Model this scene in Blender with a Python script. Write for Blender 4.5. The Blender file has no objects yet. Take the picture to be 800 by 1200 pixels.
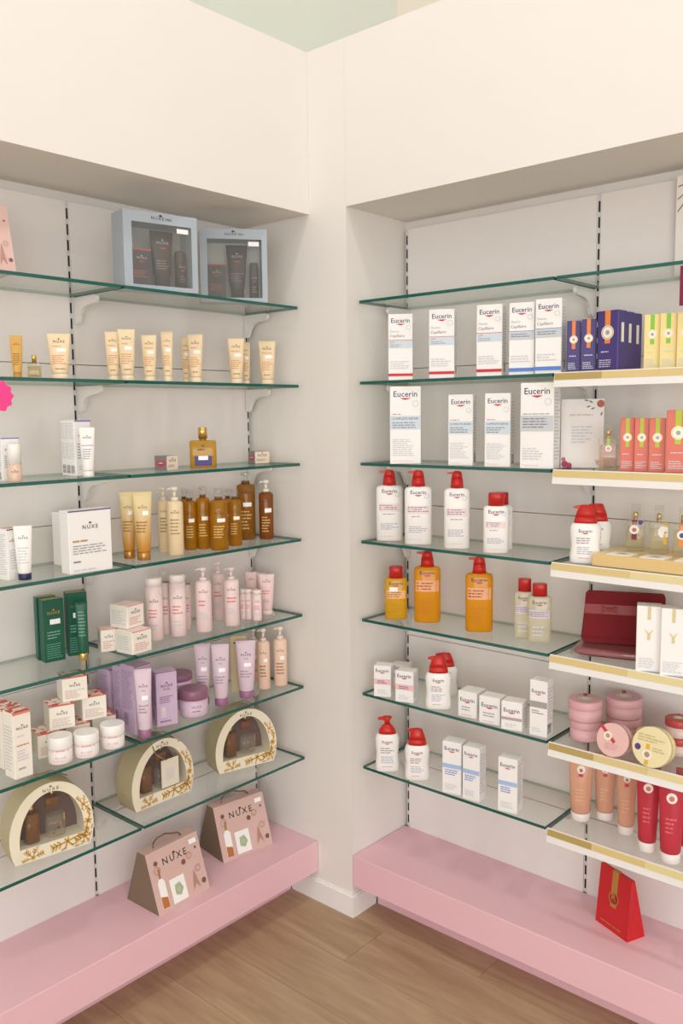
import bpy, bmesh, math, random
from mathutils import Matrix, Vector
random.seed(7)
scene = bpy.context.scene
COL = scene.collection
R = math.radians

# ---------------------------------------------------------------- camera, world, lights, exposure
cam_d = bpy.data.cameras.new('camera')
cam = bpy.data.objects.new('camera', cam_d); COL.objects.link(cam)
fw = Vector((-0.65657, 0.74624, -0.10974)); rt = Vector((0.75152, 0.65962, -0.01086)); up = Vector((-0.06428, 0.08960, 0.99390))
m = Matrix((rt, up, -fw)).transposed().to_4x4(); m.translation = (1.7297, -1.8416, 1.4745)
cam.matrix_world = m
cam_d.sensor_fit = 'HORIZONTAL'; cam_d.sensor_width = 36.0; cam_d.lens = 1019.12 / 800 * 36
cam_d.clip_start = 0.05
scene.camera = cam

world = bpy.data.worlds.new('shop_ambience'); scene.world = world; world.use_nodes = True
bg = world.node_tree.nodes['Background']
bg.inputs[0].default_value = (1.0, 0.99, 0.975, 1); bg.inputs[1].default_value = 0.97

CEIL = 4.3
LAMPS = [(1.0, -1.1, 13.0), (1.0, -2.5, 7.0), (2.4, -1.1, 7.0), (2.4, -2.5, 7.0), (3.6, -1.8, 6.0), (1.7, -3.7, 6.0)]
for x, y, e in LAMPS:
    ld = bpy.data.lights.new('downlight_glow', 'AREA'); ld.shape = 'DISK'; ld.size = 0.24; ld.energy = e
    ld.color = (1.0, 0.98, 0.955)
    lo = bpy.data.objects.new('downlight_glow', ld); COL.objects.link(lo); lo.location = (x, y, CEIL - 0.016)

# added fill light from behind the camera, brightens the lower shelves
ld = bpy.data.lights.new('front_fill', 'AREA'); ld.shape = 'RECTANGLE'; ld.size = 4.6; ld.size_y = 2.3; ld.energy = 135; ld.color = (1.0, 0.99, 0.975)
lo = bpy.data.objects.new('front_fill', ld); COL.objects.link(lo); lo.location = (4.9, -5.1, 1.25)
lo.rotation_euler = (Vector((0.25, 0.1, 1.0)) - lo.location).to_track_quat('-Z', 'Y').to_euler()

vs = scene.view_settings
vs.view_transform = 'Standard'; vs.look = 'None'; vs.gamma = 1.0; vs.use_curve_mapping = False; vs.exposure = 0.0

# ---------------------------------------------------------------- materials
def lin(c):
    if isinstance(c, str):
        c = [int(c[i:i+2], 16) for i in (0, 2, 4)]
    return tuple(((v/255)/12.92 if v/255 <= .04045 else ((v/255+.055)/1.055)**2.4) for v in c) + (1,)
MATS = {}
def mat(key, col, rough=.5, metal=0, spec=.4, noise=0, scale=30, bump=0, coat=0):
    if key in MATS: return MATS[key]
    mt = bpy.data.materials.new(key); mt.use_nodes = True
    nt = mt.node_tree; b = nt.nodes['Principled BSDF']
    c = lin(col)
    b.inputs['Base Color'].default_value = c; b.inputs['Roughness'].default_value = rough
    b.inputs['Metallic'].default_value = metal; b.inputs['Specular IOR Level'].default_value = spec
    if coat: b.inputs['Coat Weight'].default_value = coat; b.inputs['Coat Roughness'].default_value = .1
    if noise or bump:
        tc = nt.nodes.new('ShaderNodeTexCoord'); n = nt.nodes.new('ShaderNodeTexNoise'); n.inputs['Scale'].default_value = scale
        n.inputs['Detail'].default_value = 4
        nt.links.new(tc.outputs['Object'], n.inputs['Vector'])
        if noise:
            mx = nt.nodes.new('ShaderNodeMix'); mx.data_type = 'RGBA'
            mx.inputs[6].default_value = tuple(max(0, v*(1-noise)) for v in c[:3]) + (1,)
            mx.inputs[7].default_value = tuple(min(1, v*(1+noise)) for v in c[:3]) + (1,)
            nt.links.new(n.outputs['Fac'], mx.inputs[0]); nt.links.new(mx.outputs[2], b.inputs['Base Color'])
        if bump:
            bp = nt.nodes.new('ShaderNodeBump'); bp.inputs['Strength'].default_value = bump; bp.inputs['Distance'].default_value = .002
            nt.links.new(n.outputs['Fac'], bp.inputs['Height']); nt.links.new(bp.outputs[0], b.inputs['Normal'])
    MATS[key] = mt
    return mt
def clear(key, col, body=0.0, body_col=None, gloss=.08, rough=.02):
    """thin clear material: tinted see-through, a share of diffuse body, fresnel gloss"""
    if key in MATS: return MATS[key]
    mt = bpy.data.materials.new(key); mt.use_nodes = True
    nt = mt.node_tree; nt.nodes.clear()
    out = nt.nodes.new('ShaderNodeOutputMaterial'); tr = nt.nodes.new('ShaderNodeBsdfTransparent'); tr.inputs[0].default_value = lin(col)
    last = tr.outputs[0]
    if body:
        df = nt.nodes.new('ShaderNodeBsdfDiffuse'); df.inputs[0].default_value = lin(body_col or col)
        m1 = nt.nodes.new('ShaderNodeMixShader'); m1.inputs[0].default_value = body
        nt.links.new(last, m1.inputs[1]); nt.links.new(df.outputs[0], m1.inputs[2]); last = m1.outputs[0]
    gl = nt.nodes.new('ShaderNodeBsdfGlossy'); gl.inputs['Roughness'].default_value = rough
    lw = nt.nodes.new('ShaderNodeLayerWeight'); lw.inputs[0].default_value = .5
    pw = nt.nodes.new('ShaderNodeMath'); pw.operation = 'POWER'; pw.inputs[1].default_value = 5
    ma = nt.nodes.new('ShaderNodeMath'); ma.operation = 'MULTIPLY_ADD'; ma.inputs[1].default_value = gloss*7; ma.inputs[2].default_value = gloss*.4
    nt.links.new(lw.outputs['Facing'], pw.inputs[0]); nt.links.new(pw.outputs[0], ma.inputs[0])
    m2 = nt.nodes.new('ShaderNodeMixShader')
    nt.links.new(ma.outputs[0], m2.inputs[0]); nt.links.new(last, m2.inputs[1]); nt.links.new(gl.outputs[0], m2.inputs[2])
    nt.links.new(m2.outputs[0], out.inputs[0])
    MATS[key] = mt
    return mt
def flat(hexcol, rough=.45):
    return mat('paint_' + hexcol, hexcol, rough)

# ---------------------------------------------------------------- mesh helpers
class MB:
    def __init__(s): s.v = []; s.f = []; s.m = []; s.s = []; s.mats = []
    def mi(s, mt):
        if mt not in s.mats: s.mats.append(mt)
        return s.mats.index(mt)
    def add(s, vs_, fs, mt, smooth=False):
        o = len(s.v); s.v += [tuple(p) for p in vs_]; k = s.mi(mt)
        for f_ in fs: s.f.append([i + o for i in f_]); s.m.append(k); s.s.append(smooth)
        return s
    def box(s, x0, x1, y0, y1, z0, z1, mt):
        vs_ = [(x, y, z) for z in (z0, z1) for x, y in ((x0, y0), (x1, y0), (x1, y1), (x0, y1))]
        return s.add(vs_, [(3, 2, 1, 0), (4, 5, 6, 7), (0, 1, 5, 4), (1, 2, 6, 5), (2, 3, 7, 6), (3, 0, 4, 7)], mt)
    def loft(s, secs, mt, N=24, ox=0, oy=0, capb=True, capt=True):
        """secs: (z, rx, ry, n) superellipse sections"""
        vs_ = []; fs = []
        for q in secs:
            z, rx, ry, n = q[:4]; cx = q[4] if len(q) > 4 else 0
            for i in range(N):
                a = 2*math.pi*(i + .5)/N; c, d = math.cos(a), math.sin(a)
                vs_.append((ox + cx + rx*math.copysign(abs(c)**(2/n), c), oy + ry*math.copysign(abs(d)**(2/n), d), z))
        for j in range(len(secs)-1):
            for i in range(N):
                a, b = j*N + i, j*N + (i+1) % N
                fs.append((a, b, b+N, a+N))
        s.add(vs_, fs, mt, True)
        o = len(s.v) - len(vs_); k = s.mi(mt)
        if capb: s.f.append([o + i for i in range(N)][::-1]); s.m.append(k); s.s.append(False)
        if capt: s.f.append([o + (len(secs)-1)*N + i for i in range(N)]); s.m.append(k); s.s.append(False)
        return s
    def prism(s, poly, axis, a, b, mt):
        """extrude 2-D polygon along axis ('x' -> poly is (y,z); 'y' -> (x,z); 'z' -> (x,y))"""
        def P(p, t): return {'x': (t, p[0], p[1]), 'y': (p[0], t, p[1]), 'z': (p[0], p[1], t)}[axis]
        n = len(poly); vs_ = [P(q, a) for q in poly] + [P(q, b) for q in poly]
        fs = [list(range(n))[::-1], [n + i for i in range(n)]] + [(i, (i+1) % n, n + (i+1) % n, n + i) for i in range(n)]
        return s.add(vs_, fs, mt)
    def tube(s, pts, r, mt, N=8):
        pts = [Vector(q) for q in pts]; vs_ = []; fs = []
        for i, q in enumerate(pts):
            t = (pts[min(i+1, len(pts)-1)] - pts[max(i-1, 0)]).normalized()
            a = t.cross(Vector((0, 0, 1)) if abs(t.z) < .9 else Vector((1, 0, 0))).normalized(); b = t.cross(a)
            for k in range(N):
                an = 2*math.pi*k/N; vs_.append(q + (a*math.cos(an) + b*math.sin(an))*r)
        for i in range(len(pts)-1):
            for k in range(N):
                a, b = i*N + k, i*N + (k+1) % N; fs.append((a, b, b+N, a+N))
        fs += [list(range(N))[::-1], [(len(pts)-1)*N + k for k in range(N)]]
        return s.add(vs_, fs, mt, True)
    def xform(s, M):
        s.v = [tuple(M @ Vector(q)) for q in s.v]; return s
    def build(s, name, parent=None, recalc=True):
        me = bpy.data.meshes.new(name); me.from_pydata(s.v, [], s.f)
        for mt in s.mats: me.materials.append(mt)
        me.polygons.foreach_set('material_index', s.m); me.polygons.foreach_set('use_smooth', s.s)
        if recalc:
            bm = bmesh.new(); bm.from_mesh(me); bmesh.ops.recalc_face_normals(bm, faces=bm.faces); bm.to_mesh(me); bm.free()
        me.update()
        o = bpy.data.objects.new(name, me); COL.objects.link(o)
        if parent: o.parent = parent
        return o
def bevel_box(name, w, d, h, mt, parent=None, b=.0012, z0=0, cx=0, cy=0):
    bm = bmesh.new(); bmesh.ops.create_cube(bm, size=1)
    for v in bm.verts: v.co = (v.co.x*w + cx, v.co.y*d + cy, (v.co.z+.5)*h + z0)
    bmesh.ops.bevel(bm, geom=bm.edges[:], offset=b, segments=1, affect='EDGES')
    me = bpy.data.meshes.new(name); bm.to_mesh(me); bm.free(); me.materials.append(mt)
    o = bpy.data.objects.new(name, me); COL.objects.link(o); o.parent = parent
    return o
def empty(name, loc=(0, 0, 0), rz=0):
    o = bpy.data.objects.new(name, None); COL.objects.link(o); o.location = loc; o.rotation_euler = (0, 0, R(rz)); o.empty_display_size = .02
    return o
def tag(o, label, cat, group=None):
    o['label'] = label; o['category'] = cat
    if group: o['group'] = group
    return o
def structure(o, label=None):
    o['kind'] = 'structure'
    if label: o['label'] = label
    return o

# ---------------------------------------------------------------- printing: lettering, bands, seals laid onto a surface
TXT = {}
def text2d(s, bold=0.0, space=1.0):
    k = (s, bold, space)
    if k not in TXT:
        cu = bpy.data.curves.new('lettering', 'FONT'); cu.body = s; cu.resolution_u = 2; cu.offset = bold; cu.space_character = space
        ob = bpy.data.objects.new('lettering', cu)
        me = bpy.data.meshes.new_from_object(ob)
        vs_ = [(v.co.x, v.co.y) for v in me.vertices]; fs = [tuple(p.vertices) for p in me.polygons]
        bpy.data.objects.remove(ob); bpy.data.curves.remove(cu); bpy.data.meshes.remove(me)
        x0 = min(v[0] for v in vs_); x1 = max(v[0] for v in vs_); w = x1 - x0
        vs_ = [((x - x0)/w - .5, y/w) for x, y in vs_]
        TXT[k] = (vs_, fs)
    return TXT[k]
PART = {'text': 'lettering', 'rect': 'band', 'lines': 'fine_print', 'disc': 'seal', 'swoosh': 'emblem', 'tree': 'emblem', 'sticker': 'price_sticker', 'bar': 'barcode', 'poly': 'picture', 'ring': 'seal'}
def print_on(elems, surf, W, H, parent):
    """elems in fractions of W, H; surf(u, v, lift) -> local point.  One mesh per printed part."""
    out = {}
    for i, e in enumerate(elems):
        k = e[0]; key = (PART[k], i if k in ('text', 'rect', 'sticker', 'poly') else (round(e[1], 2), round(e[2], 2)) if k in ('disc', 'ring') else 0); mb = out.setdefault(key, MB()); lift = .0003 + .00012*i
        def put(pts, fs, mt): mb.add([surf(u, v, lift) for u, v in pts], fs, mt)
        if k == 'text':
            _, s, u, v, wf, mt = e[:6]; bold = e[6] if len(e) > 6 else 0; sp = e[7] if len(e) > 7 else 1
            vs_, fs = text2d(s, bold, sp); put([(u*W + x*wf*W, v*H + y*wf*W) for x, y in vs_], fs, mt)
        elif k in ('rect', 'sticker'):
            _, u0, u1, v0, v1, mt = e; n = 6
            pts = [((u0 + (u1-u0)*j/n)*W, v*H) for v in (v0, v1) for j in range(n+1)]
            put(pts, [(j, j+1, j+n+2, j+n+1) for j in range(n)], mt)
        elif k == 'lines':
            _, u0, u1, v0, v1, n, mt = e
            pitch = (v1 - v0)/n
            for j in range(n):
                vv = v1 - (j+.5)*pitch; uu = u0; end = u0 + (u1-u0)*random.uniform(.6, 1)
                while uu < end - .02:
                    ue = min(end, uu + random.uniform(.08, .2)); th = pitch*.2
                    put([(uu*W, (vv-th)*H), (ue*W, (vv-th)*H), (ue*W, (vv+th)*H), (uu*W, (vv+th)*H)], [(0, 1, 2, 3)], mt); uu = ue + .025
        elif k == 'bar':
            _, u0, u1, v0, v1, mt = e
            n = 9
            for j in range(n):
                a = v0 + (v1-v0)*j/n; b = a + (v1-v0)/n*random.uniform(.3, .7)
                put([(u0*W, a*H), (u1*W, a*H), (u1*W, b*H), (u0*W, b*H)], [(0, 1, 2, 3)], mt)
        elif k == 'disc':
            _, u, v, r, mt = e; n = 18
            put([(u*W, v*H)] + [(u*W + r*W*math.cos(2*math.pi*j/n), v*H + r*W*math.sin(2*math.pi*j/n)) for j in range(n)], [(0, j+1, (j+1) % n + 1) for j in range(n)], mt)
        elif k == 'ring':
            _, u, v, r0, r1, mt = e; n = 20
            pts = [(u*W + r*W*math.cos(2*math.pi*j/n), v*H + r*W*math.sin(2*math.pi*j/n)) for r in (r0, r1) for j in range(n)]
            put(pts, [(j, (j+1) % n, (j+1) % n + n, j+n) for j in range(n)], mt)
        elif k == 'swoosh':
            _, u, v, wf, mt = e; n = 8; pts = []
            for j in range(n+1):
                t = -1 + 2*j/n; pts.append((u*W + t*wf*W/2, v*H - .16*wf*W*(1-abs(t)**1.3)))
            for j in range(n+1):
                t = -1 + 2*j/n; pts.append((u*W + t*wf*W/2, v*H + .02*wf*W*(1-t*t)))
            put(pts, [(j, j+1, j+n+2, j+n+1) for j in range(n)], mt)
        elif k == 'tree':
            _, u, v, s_, mt = e[:5]; n = 8; v += (e[5]*W/H if len(e) > 5 else 0)
            pts = [(u*W + s_*W*.5*math.cos(math.pi*j/n), v*H + s_*W*.45*math.sin(math.pi*j/n)) for j in range(n+1)]
            put(pts, [tuple(range(n+1))], mt); a = s_*W*.07
            put([(u*W-a, v*H-s_*W*.3), (u*W+a, v*H-s_*W*.3), (u*W+a, v*H), (u*W-a, v*H)], [(0, 1, 2, 3)], mt)
        elif k == 'poly':
            _, pts, mt = e
            put([(a*W, b*H) for a, b in pts], [tuple(range(len(pts)))], mt)
    for (nm, _), mb in out.items():
        q = mb.build(nm, parent, recalc=False)
        if nm in ('fine_print', 'barcode'): q['kind'] = 'stuff'
def front_of(D):
    return lambda u, v, l: (u, -D/2 - l, v)
def left_of(W): return lambda u, v, l: (-W/2 - l, -u, v)
def right_of(W): return lambda u, v, l: (W/2 + l, u, v)
def on_loft(secs):
    def f(u, v, l):
        q = secs[0]
        if v <= secs[0][0]: _, rx, ry, n = secs[0][:4]
        elif v >= secs[-1][0]: _, rx, ry, n = secs[-1][:4]
        else:
            for a, b in zip(secs, secs[1:]):
                if a[0] <= v <= b[0]:
                    t = (v-a[0])/max(1e-9, b[0]-a[0]); rx, ry, n = (a[i] + (b[i]-a[i])*t for i in (1, 2, 3)); break
        t = min(.985, abs(u)/max(rx, 1e-6)); x = math.copysign(min(abs(u), rx*.985), u)
        return (x, -ry*(1 - t**n)**(1/n) - l, v)
    return f

# ---------------------------------------------------------------- the room
WN, DN = .1372, .2521           # pillar width, depth of the shelf niches
ZT, ZB, ZP = 2.473, 2.0392, 2.0149   # fascia top, fascia bottom, top of the back panels
ZBENCH, ZBB = .1874, .093
LZ = [1.7821, 1.5609, 1.3353, 1.1139, .8882, .6697, .4489]      # glass centre heights, left wall
RZ = [z + .004 for z in LZ]
UL = [-.0136, -.609, -1.2044, -1.80]
UR = [.1511, .7465, 1.3419, 1.937]
EL, ER = -1.80, 1.937
M_wall = mat('wall_paint', 'e9e5df', .6, noise=.012, scale=6)
M_panel = mat('panel_laminate', 'e7e2de', .5, noise=.015, scale=5)
M_green = mat('upper_wall_green_white', 'cdd2c6', .7, noise=.02, scale=3)
M_cream = mat('upper_wall_cream', 'e6ded0', .7, noise=.02, scale=3)
M_ceil = mat('ceiling_white', 'efeeeb', .8, noise=.01, scale=4)
M_pink = mat('pink_laminate', 'ecc0c9', .42, noise=.012, scale=8)
M_white = mat('white_plastic', 'f0eeea', .4)
M_rail = mat('rail_grey', 'd9d6d2', .4)
M_slot = mat('slot_dark', '1a1712', .8)
M_metal_white = mat('bracket_white', 'e6e3df', .35)
M_base = mat('baseboard_white', 'f3f1ee', .4)

def wood(key, tone):
    mt = bpy.data.materials.new(key); mt.use_nodes = True; nt = mt.node_tree; b = nt.nodes['Principled BSDF']
    tc = nt.nodes.new('ShaderNodeTexCoord'); mp = nt.nodes.new('ShaderNodeMapping'); mp.inputs['Scale'].default_value = (.9, 7, 1)
    oi = nt.nodes.new('ShaderNodeObjectInfo'); ad = nt.nodes.new('ShaderNodeVectorMath'); ad.operation = 'ADD'
    mu = nt.nodes.new('ShaderNodeMath'); mu.operation = 'MULTIPLY'; mu.inputs[1].default_value = 37
    nt.links.new(oi.outputs['Random'], mu.inputs[0]); nt.links.new(tc.outputs['Object'], ad.inputs[0]); nt.links.new(mu.outputs[0], ad.inputs[1])
    n1 = nt.nodes.new('ShaderNodeTexNoise'); n1.inputs['Scale'].default_value = 2.2; n1.inputs['Detail'].default_value = 7; n1.inputs['Distortion'].default_value = 1.2
    n2 = nt.nodes.new('ShaderNodeTexNoise'); n2.inputs['Scale'].default_value = 9; n2.inputs['Detail'].default_value = 5
    nt.links.new(ad.outputs[0], mp.inputs[0]); nt.links.new(mp.outputs[0], n1.inputs['Vector']); nt.links.new(mp.outputs[0], n2.inputs['Vector'])
    cr = nt.nodes.new('ShaderNodeValToRGB'); e = cr.color_ramp.elements
    e[0].position = .3; e[0].color = lin(tone[0]); e[1].position = .72; e[1].color = lin(tone[1])
    q = cr.color_ramp.elements.new(.5); q.color = lin(tone[2])
    mx = nt.nodes.new('ShaderNodeMix'); mx.inputs[0].default_value = .35
    nt.links.new(n1.outputs['Fac'], mx.inputs[2]); nt.links.new(n2.outputs['Fac'], mx.inputs[3]); nt.links.new(mx.outputs[0], cr.inputs[0])
    nt.links.new(cr.outputs[0], b.inputs['Base Color']); b.inputs['Roughness'].default_value = .42
    bp = nt.nodes.new('ShaderNodeBump'); bp.inputs['Strength'].default_value = .08; bp.inputs['Distance'].default_value = .002
    nt.links.new(n2.outputs['Fac'], bp.inputs['Height']); nt.links.new(bp.outputs[0], b.inputs['Normal'])
    return mt
M_wood = wood('oak_plank', ('9d8265', 'c3a989', 'b19575'))
M_joint = mat('floor_joint', '947858', .8)

floor = structure(MB().box(-.32, 7, -7, .32, -.05, -.003, M_joint).build('floor'))
PW, PL = .176, 1.22
protos = {}
for r_ in range(-20, 2):
    y1 = -.0026 + PW*r_ + PW; y0 = y1 - PW
    if y0 > .3: continue
    y1 = min(y1, .30)
    x = .575 - PL*3 + (PL*.37*(r_ % 3))
    while x < 3.4:
        a, b = max(x, -.30), min(x + PL, 3.4)
        if b - a > .05:
            MB().box(a + .0005, b - .0005, y0 + .0005, y1 - .0005, -.003, 0, M_wood).build('plank', floor)
        x += PL
structure(MB().box(-.6, 7, -7, .6, CEIL, CEIL + .05, M_ceil).build('ceiling'))

# corner pillar and fascias above both niches
structure(MB().box(-.30, WN, 0, .30, 0, ZT, M_wall).build('wall_corner'))
structure(MB().box(-.30, 0, EL, -.0005, ZB, ZT, M_wall).build('wall_left_fascia'))
structure(MB().box(WN + .0005, ER, 0, .30, ZB, ZT, M_wall).build('wall_right_fascia'))
wl = structure(MB().box(-.32, -.275, EL, 0, 0, ZB, M_wall).build('wall_left'))
wr = structure(MB().box(WN, ER, .275, .32, 0, ZB, M_wall).build('wall_right'))
PH = .4028
def panels(side, us, parent):
    for a, b in zip(us, us[1:]):
        lo, hi = min(a, b) + .0055, max(a, b) - .0055
        z1 = ZP
        while z1 > ZBENCH + .05:
            z0 = max(z1 - PH, ZBENCH - .02)
            if side == 'L': o = bevel_box('panel', .014, hi - lo, z1 - z0 - .0016, M_panel, parent, .0008, z0, -DN - .007, (lo+hi)/2)
            else: o = bevel_box('panel', hi - lo, .014, z1 - z0 - .0016, M_panel, parent, .0008, z0, (lo+hi)/2, DN + .007)
            z1 = z0
            if z0 < ZBENCH: break
panels('L', UL, wl); panels('R', UR, wr)
# wall further up behind the fascias
structure(MB().box(-.60, -.56, -3.6, .60, 0, CEIL, M_cream).build('wall_upper_left'))
structure(MB().box(-.60, 3.4, .56, .60, 0, CEIL, M_cream).build('wall_upper_right'))
structure(MB().prism([(-.559, -.06), (-.50, -.10), (-.12, .559), (-.559, .559)], 'z', 0, CEIL, M_green).build('wall_upper_column'))
# baseboard round the pillar foot
bb = MB().prism([(-.106, 0), (-.106, -.010), (WN + .010, -.010), (WN + .010, .098), (WN, .098), (WN, 0)], 'z', 0, .062, M_base)
bb.prism([(-.106, 0), (-.106, -.006), (WN + .006, -.006), (WN + .006, .098), (WN, .098), (WN, 0)], 'z', .062, .067, M_base)
structure(bb.build('baseboard_corner'))

# pink display benches
def bench(name, side, label):
    o = empty(name, (-.126, -.9, 0) if side == 'L' else (1.04, .126, 0)); tag(o, label, 'bench', 'pink benches')
    if side == 'L':
        a = bevel_box('seat_box', .253, -EL - .002, ZBENCH - ZBB, M_pink, o, .0015, ZBB, 0 - .0005, 0)
        b = bevel_box('plinth', .146, -EL - .014, ZBB - .0005, M_pink, o, .001, 0, -.179 + .126, -.006)
    else:
        a = bevel_box('seat_box', ER - WN - .002, .253, ZBENCH - ZBB, M_pink, o, .0015, ZBB, -.003 + (WN+ER)/2 - 1.037, .0005)
        b = bevel_box('plinth', ER - WN - .02, .154, ZBB - .0005, M_pink, o, .001, 0, (WN+ER)/2 - 1.04 + .005, .175 - .126)
    return o
bench('display_bench', 'L', 'long pink bench along the left wall')
bench('display_bench', 'R', 'long pink bench along the right wall')

# slotted uprights
def upright(side, c, label):
    z0, z1 = ZBENCH, ZP - .004
    o = empty('shelf_upright', (-DN - .004, c, z0) if side == 'L' else (c, DN + .004, z0), 90 if side == 'L' else 0)
    tag(o, label, 'upright', 'slotted shelf uprights')
    MB().box(-.0052, .0052, 0, .019, .0005, z1 - z0, M_rail).build('rail', o)
    s = MB(); z = .012
    while z < z1 - z0 - .03:
        s.box(-.0022, .0022, -.0006, .0002, z, z + .026, M_slot); z += .0385
    sl = s.build('slots', o); sl['kind'] = 'stuff'
    return o
upright('L', UL[0], 'slotted upright beside the corner pillar on the left wall')
upright('L', UL[1], 'slotted upright between the two left shelf bays')
upright('L', UL[2], 'slotted upright beyond the left edge of the left wall')
upright('R', UR[0], 'slotted upright beside the corner pillar on the right wall')
upright('R', UR[1], 'slotted upright between glass and price strip shelves')
upright('R', UR[2], 'slotted upright beyond the right edge of the right wall')

# glass shelves on white brackets
M_glass = clear('shelf_glass', 'f9fcfa', .015, 'd8e6df', gloss=.07)
M_gback = clear('glass_ground_back_edge', 'dfeae5', .35, 'a9c4ba')
M_gedge = mat('glass_edge_teal', '0f5a50', .12, spec=.6)
M_strip = mat('strip_white', 'eceae6', .2, coat=.6)
M_gold = mat('strip_gold', 'd8c080', .25, coat=.8)
M_gold_d = mat('strip_gold_dark', 'b39b58', .3, coat=.6)
M_gold_l = mat('strip_gold_pale', 'e0d096', .25, coat=.8)
BR = [(0, 0), (.094, 0), (.1, -.004), (.1, -.014), (.094, -.02), (.055, -.024), (.036, -.031), (.025, -.044), (.018, -.06), (.013, -.066), (0, -.066)]
def glass_shelf(side, lvl, a, b, brackets, label, group, strip=False):
    z = (LZ if side == 'L' else RZ)[lvl]
    # local frame: x along the wall, y = 0 at back panel, -y to the room
    if side == 'L': o = empty('glass_shelf', (-DN, (a+b)/2, z), 90)
    else: o = empty('glass_shelf', ((a+b)/2, DN, z), 0)
    tag(o, label, 'shelf', group)
    w = abs(b - a); dp = DN - .0313
    mb = MB(); x0, x1, y0, y1, t = -w/2, w/2, -dp, -.004, .004
    vs_ = [(x, y, zz) for zz in (-t, t) for x, y in ((x0, y0), (x1, y0), (x1, y1), (x0, y1))]
    mb.add(vs_, [(3, 2, 1, 0), (4, 5, 6, 7)], M_glass)
    mb.add(vs_, [(0, 1, 5, 4), (1, 2, 6, 5), (3, 0, 4, 7)], M_gedge); mb.add(vs_, [(2, 3, 7, 6)], M_gback)
    mb.build('glass_pane', o)
    for c in brackets:
        lx = (c - (a+b)/2)
        MB().prism([(-p_[0] - .002, p_[1] - t - .0004) for p_ in BR], 'x', lx - .005, lx + .005, M_metal_white).build('bracket', o)
    if strip:
        zt = t + .001
        s = MB().prism([(-dp - .0005, zt), (-dp - .004, zt), (-dp - .009, zt - .034), (-dp - .0055, zt - .034), (-dp - .0005, -.012)], 'x', -w/2 + .001, w/2 - .001, M_strip).build('price_strip', o)
        def ins(u0, u1, mt, nm):
            MB().prism([(-dp - .0045, zt - .0022), (-dp - .0052, zt - .0022), (-dp - .0075, zt - .0175), (-dp - .0068, zt - .0175)], 'x', -w/2 + u0*w, -w/2 + u1*w, mt).build(nm, s)
        if lvl in (1, 5, 6): ins(.004, .20, M_gold_d, 'gold_insert'); ins(.2005, .42, M_gold, 'gold_insert'); ins(.4205, .99, M_gold_l if lvl > 4 else M_gold, 'gold_insert')
        else: ins(.004, .33, M_gold, 'gold_insert'); ins(.3305, .99, M_gold if lvl == 2 else M_gold_l, 'gold_insert')
    return o
ORD = ['top', 'second', 'third', 'fourth', 'fifth', 'sixth', 'seventh']
for k in range(7):
    glass_shelf('L', k, UL[1] + .0035, -.0206, [UL[0] - .009, UL[1] + .009], ORD[k] + ' glass shelf of the left wall bay next to the corner', 'left glass shelves')
    glass_shelf('L', k, UL[2] + .0035, UL[1] - .0035, [UL[2] + .009], ORD[k] + ' glass shelf of the bay cut by the left edge', 'left outer glass shelves')
    glass_shelf('R', k, .1551, UR[1] - .0035, [UR[0] + .009, UR[1] - .009], ORD[k] + ' glass shelf of the right wall bay next to the corner', 'right glass shelves')
    glass_shelf('R', k, UR[1] + .0035, UR[2] - .0035, [UR[2] - .009], ORD[k] + (' glass shelf with gold and white price strip at the right' if k else ' plain glass shelf of the bay cut by the right edge'), 'right outer shelves', strip=k > 0)

# unseen bars added to frame the fill light, behind the viewer
wf = structure(empty('fill_frame', (4.95, -5.15, 0), 180 + 41.8))
for x in (-2.4, -.8, .8, 2.4): MB().box(x - .04, x + .04, -.02, .06, .02, 2.55, M_rail).build('frame_post', wf)
for z in (0.0, 2.45): MB().box(-2.44, 2.44, -.02, .06, z, z + .1, M_rail).build('frame_rail', wf)

# ceiling downlights
M_lampring = mat('lamp_ring', 'f4f4f2', .4)
M_lampglow = bpy.data.materials.new('lamp_glow'); M_lampglow.use_nodes = True
_b = M_lampglow.node_tree.nodes['Principled BSDF']; _b.inputs['Emission Color'].default_value = (1, .93, .84, 1); _b.inputs['Emission Strength'].default_value = 6
for i, (x, y, e) in enumerate(LAMPS):
    o = empty('ceiling_downlight', (x, y, CEIL)); tag(o, 'round white ceiling downlight number %s from the shelf corner' % ['one', 'two', 'three', 'four', 'five', 'six'][i], 'lamp', 'ceiling downlights')
    o['label'] = ['round ceiling downlight nearest the shelf corner', 'round ceiling downlight along the left shelves', 'round ceiling downlight along the right shelves', 'round ceiling downlight in the middle of the shop', 'round ceiling downlight far right', 'round ceiling downlight far left'][i]
    MB().loft([(-.012, .165, .165, 2), (-.004, .17, .17, 2), (0, .17, .17, 2)], M_lampring, 28).build('ring', o)
    MB().loft([(-.0125, .135, .135, 2), (-.0121, .135, .135, 2)], M_lampglow, 28).build('diffuser', o)

# ---------------------------------------------------------------- product materials
NAVY = flat('2e3a66'); GREYT = flat('a4a5ab'); DGREY = flat('85868d'); REDP = flat('d2283a'); PALEB = flat('cfdbe4'); PALEG = flat('c9ced3'); BLUE = flat('5b86d6')
PINKB = flat('efc3c8'); LINEC = flat('d0d1d6'); STICK = flat('fbfbf8', .3); GOLDP = mat('gold_foil', 'd2a24c', .28, .85); BLACKP = flat('3a342c'); BARC = flat('6a6a70')
CARD = mat('carton_white', 'f4f2ef', .42); CARDC = mat('carton_cream', 'f3ede0', .45)
M_red = mat('red_plastic', 'c8271e', .32); M_redd = mat('red_cap', 'c02420', .3)
M_wht = mat('bottle_white', 'f3f1ec', .32)
GOLDM = mat('gold_metal', 'd8b468', .25, .9)
M_film = clear('clear_plastic', 'fafaf8', .06, 'ffffff')
M_clear = clear('perfume_glass', 'faf8f2', .08, 'f6f3e8')
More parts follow.
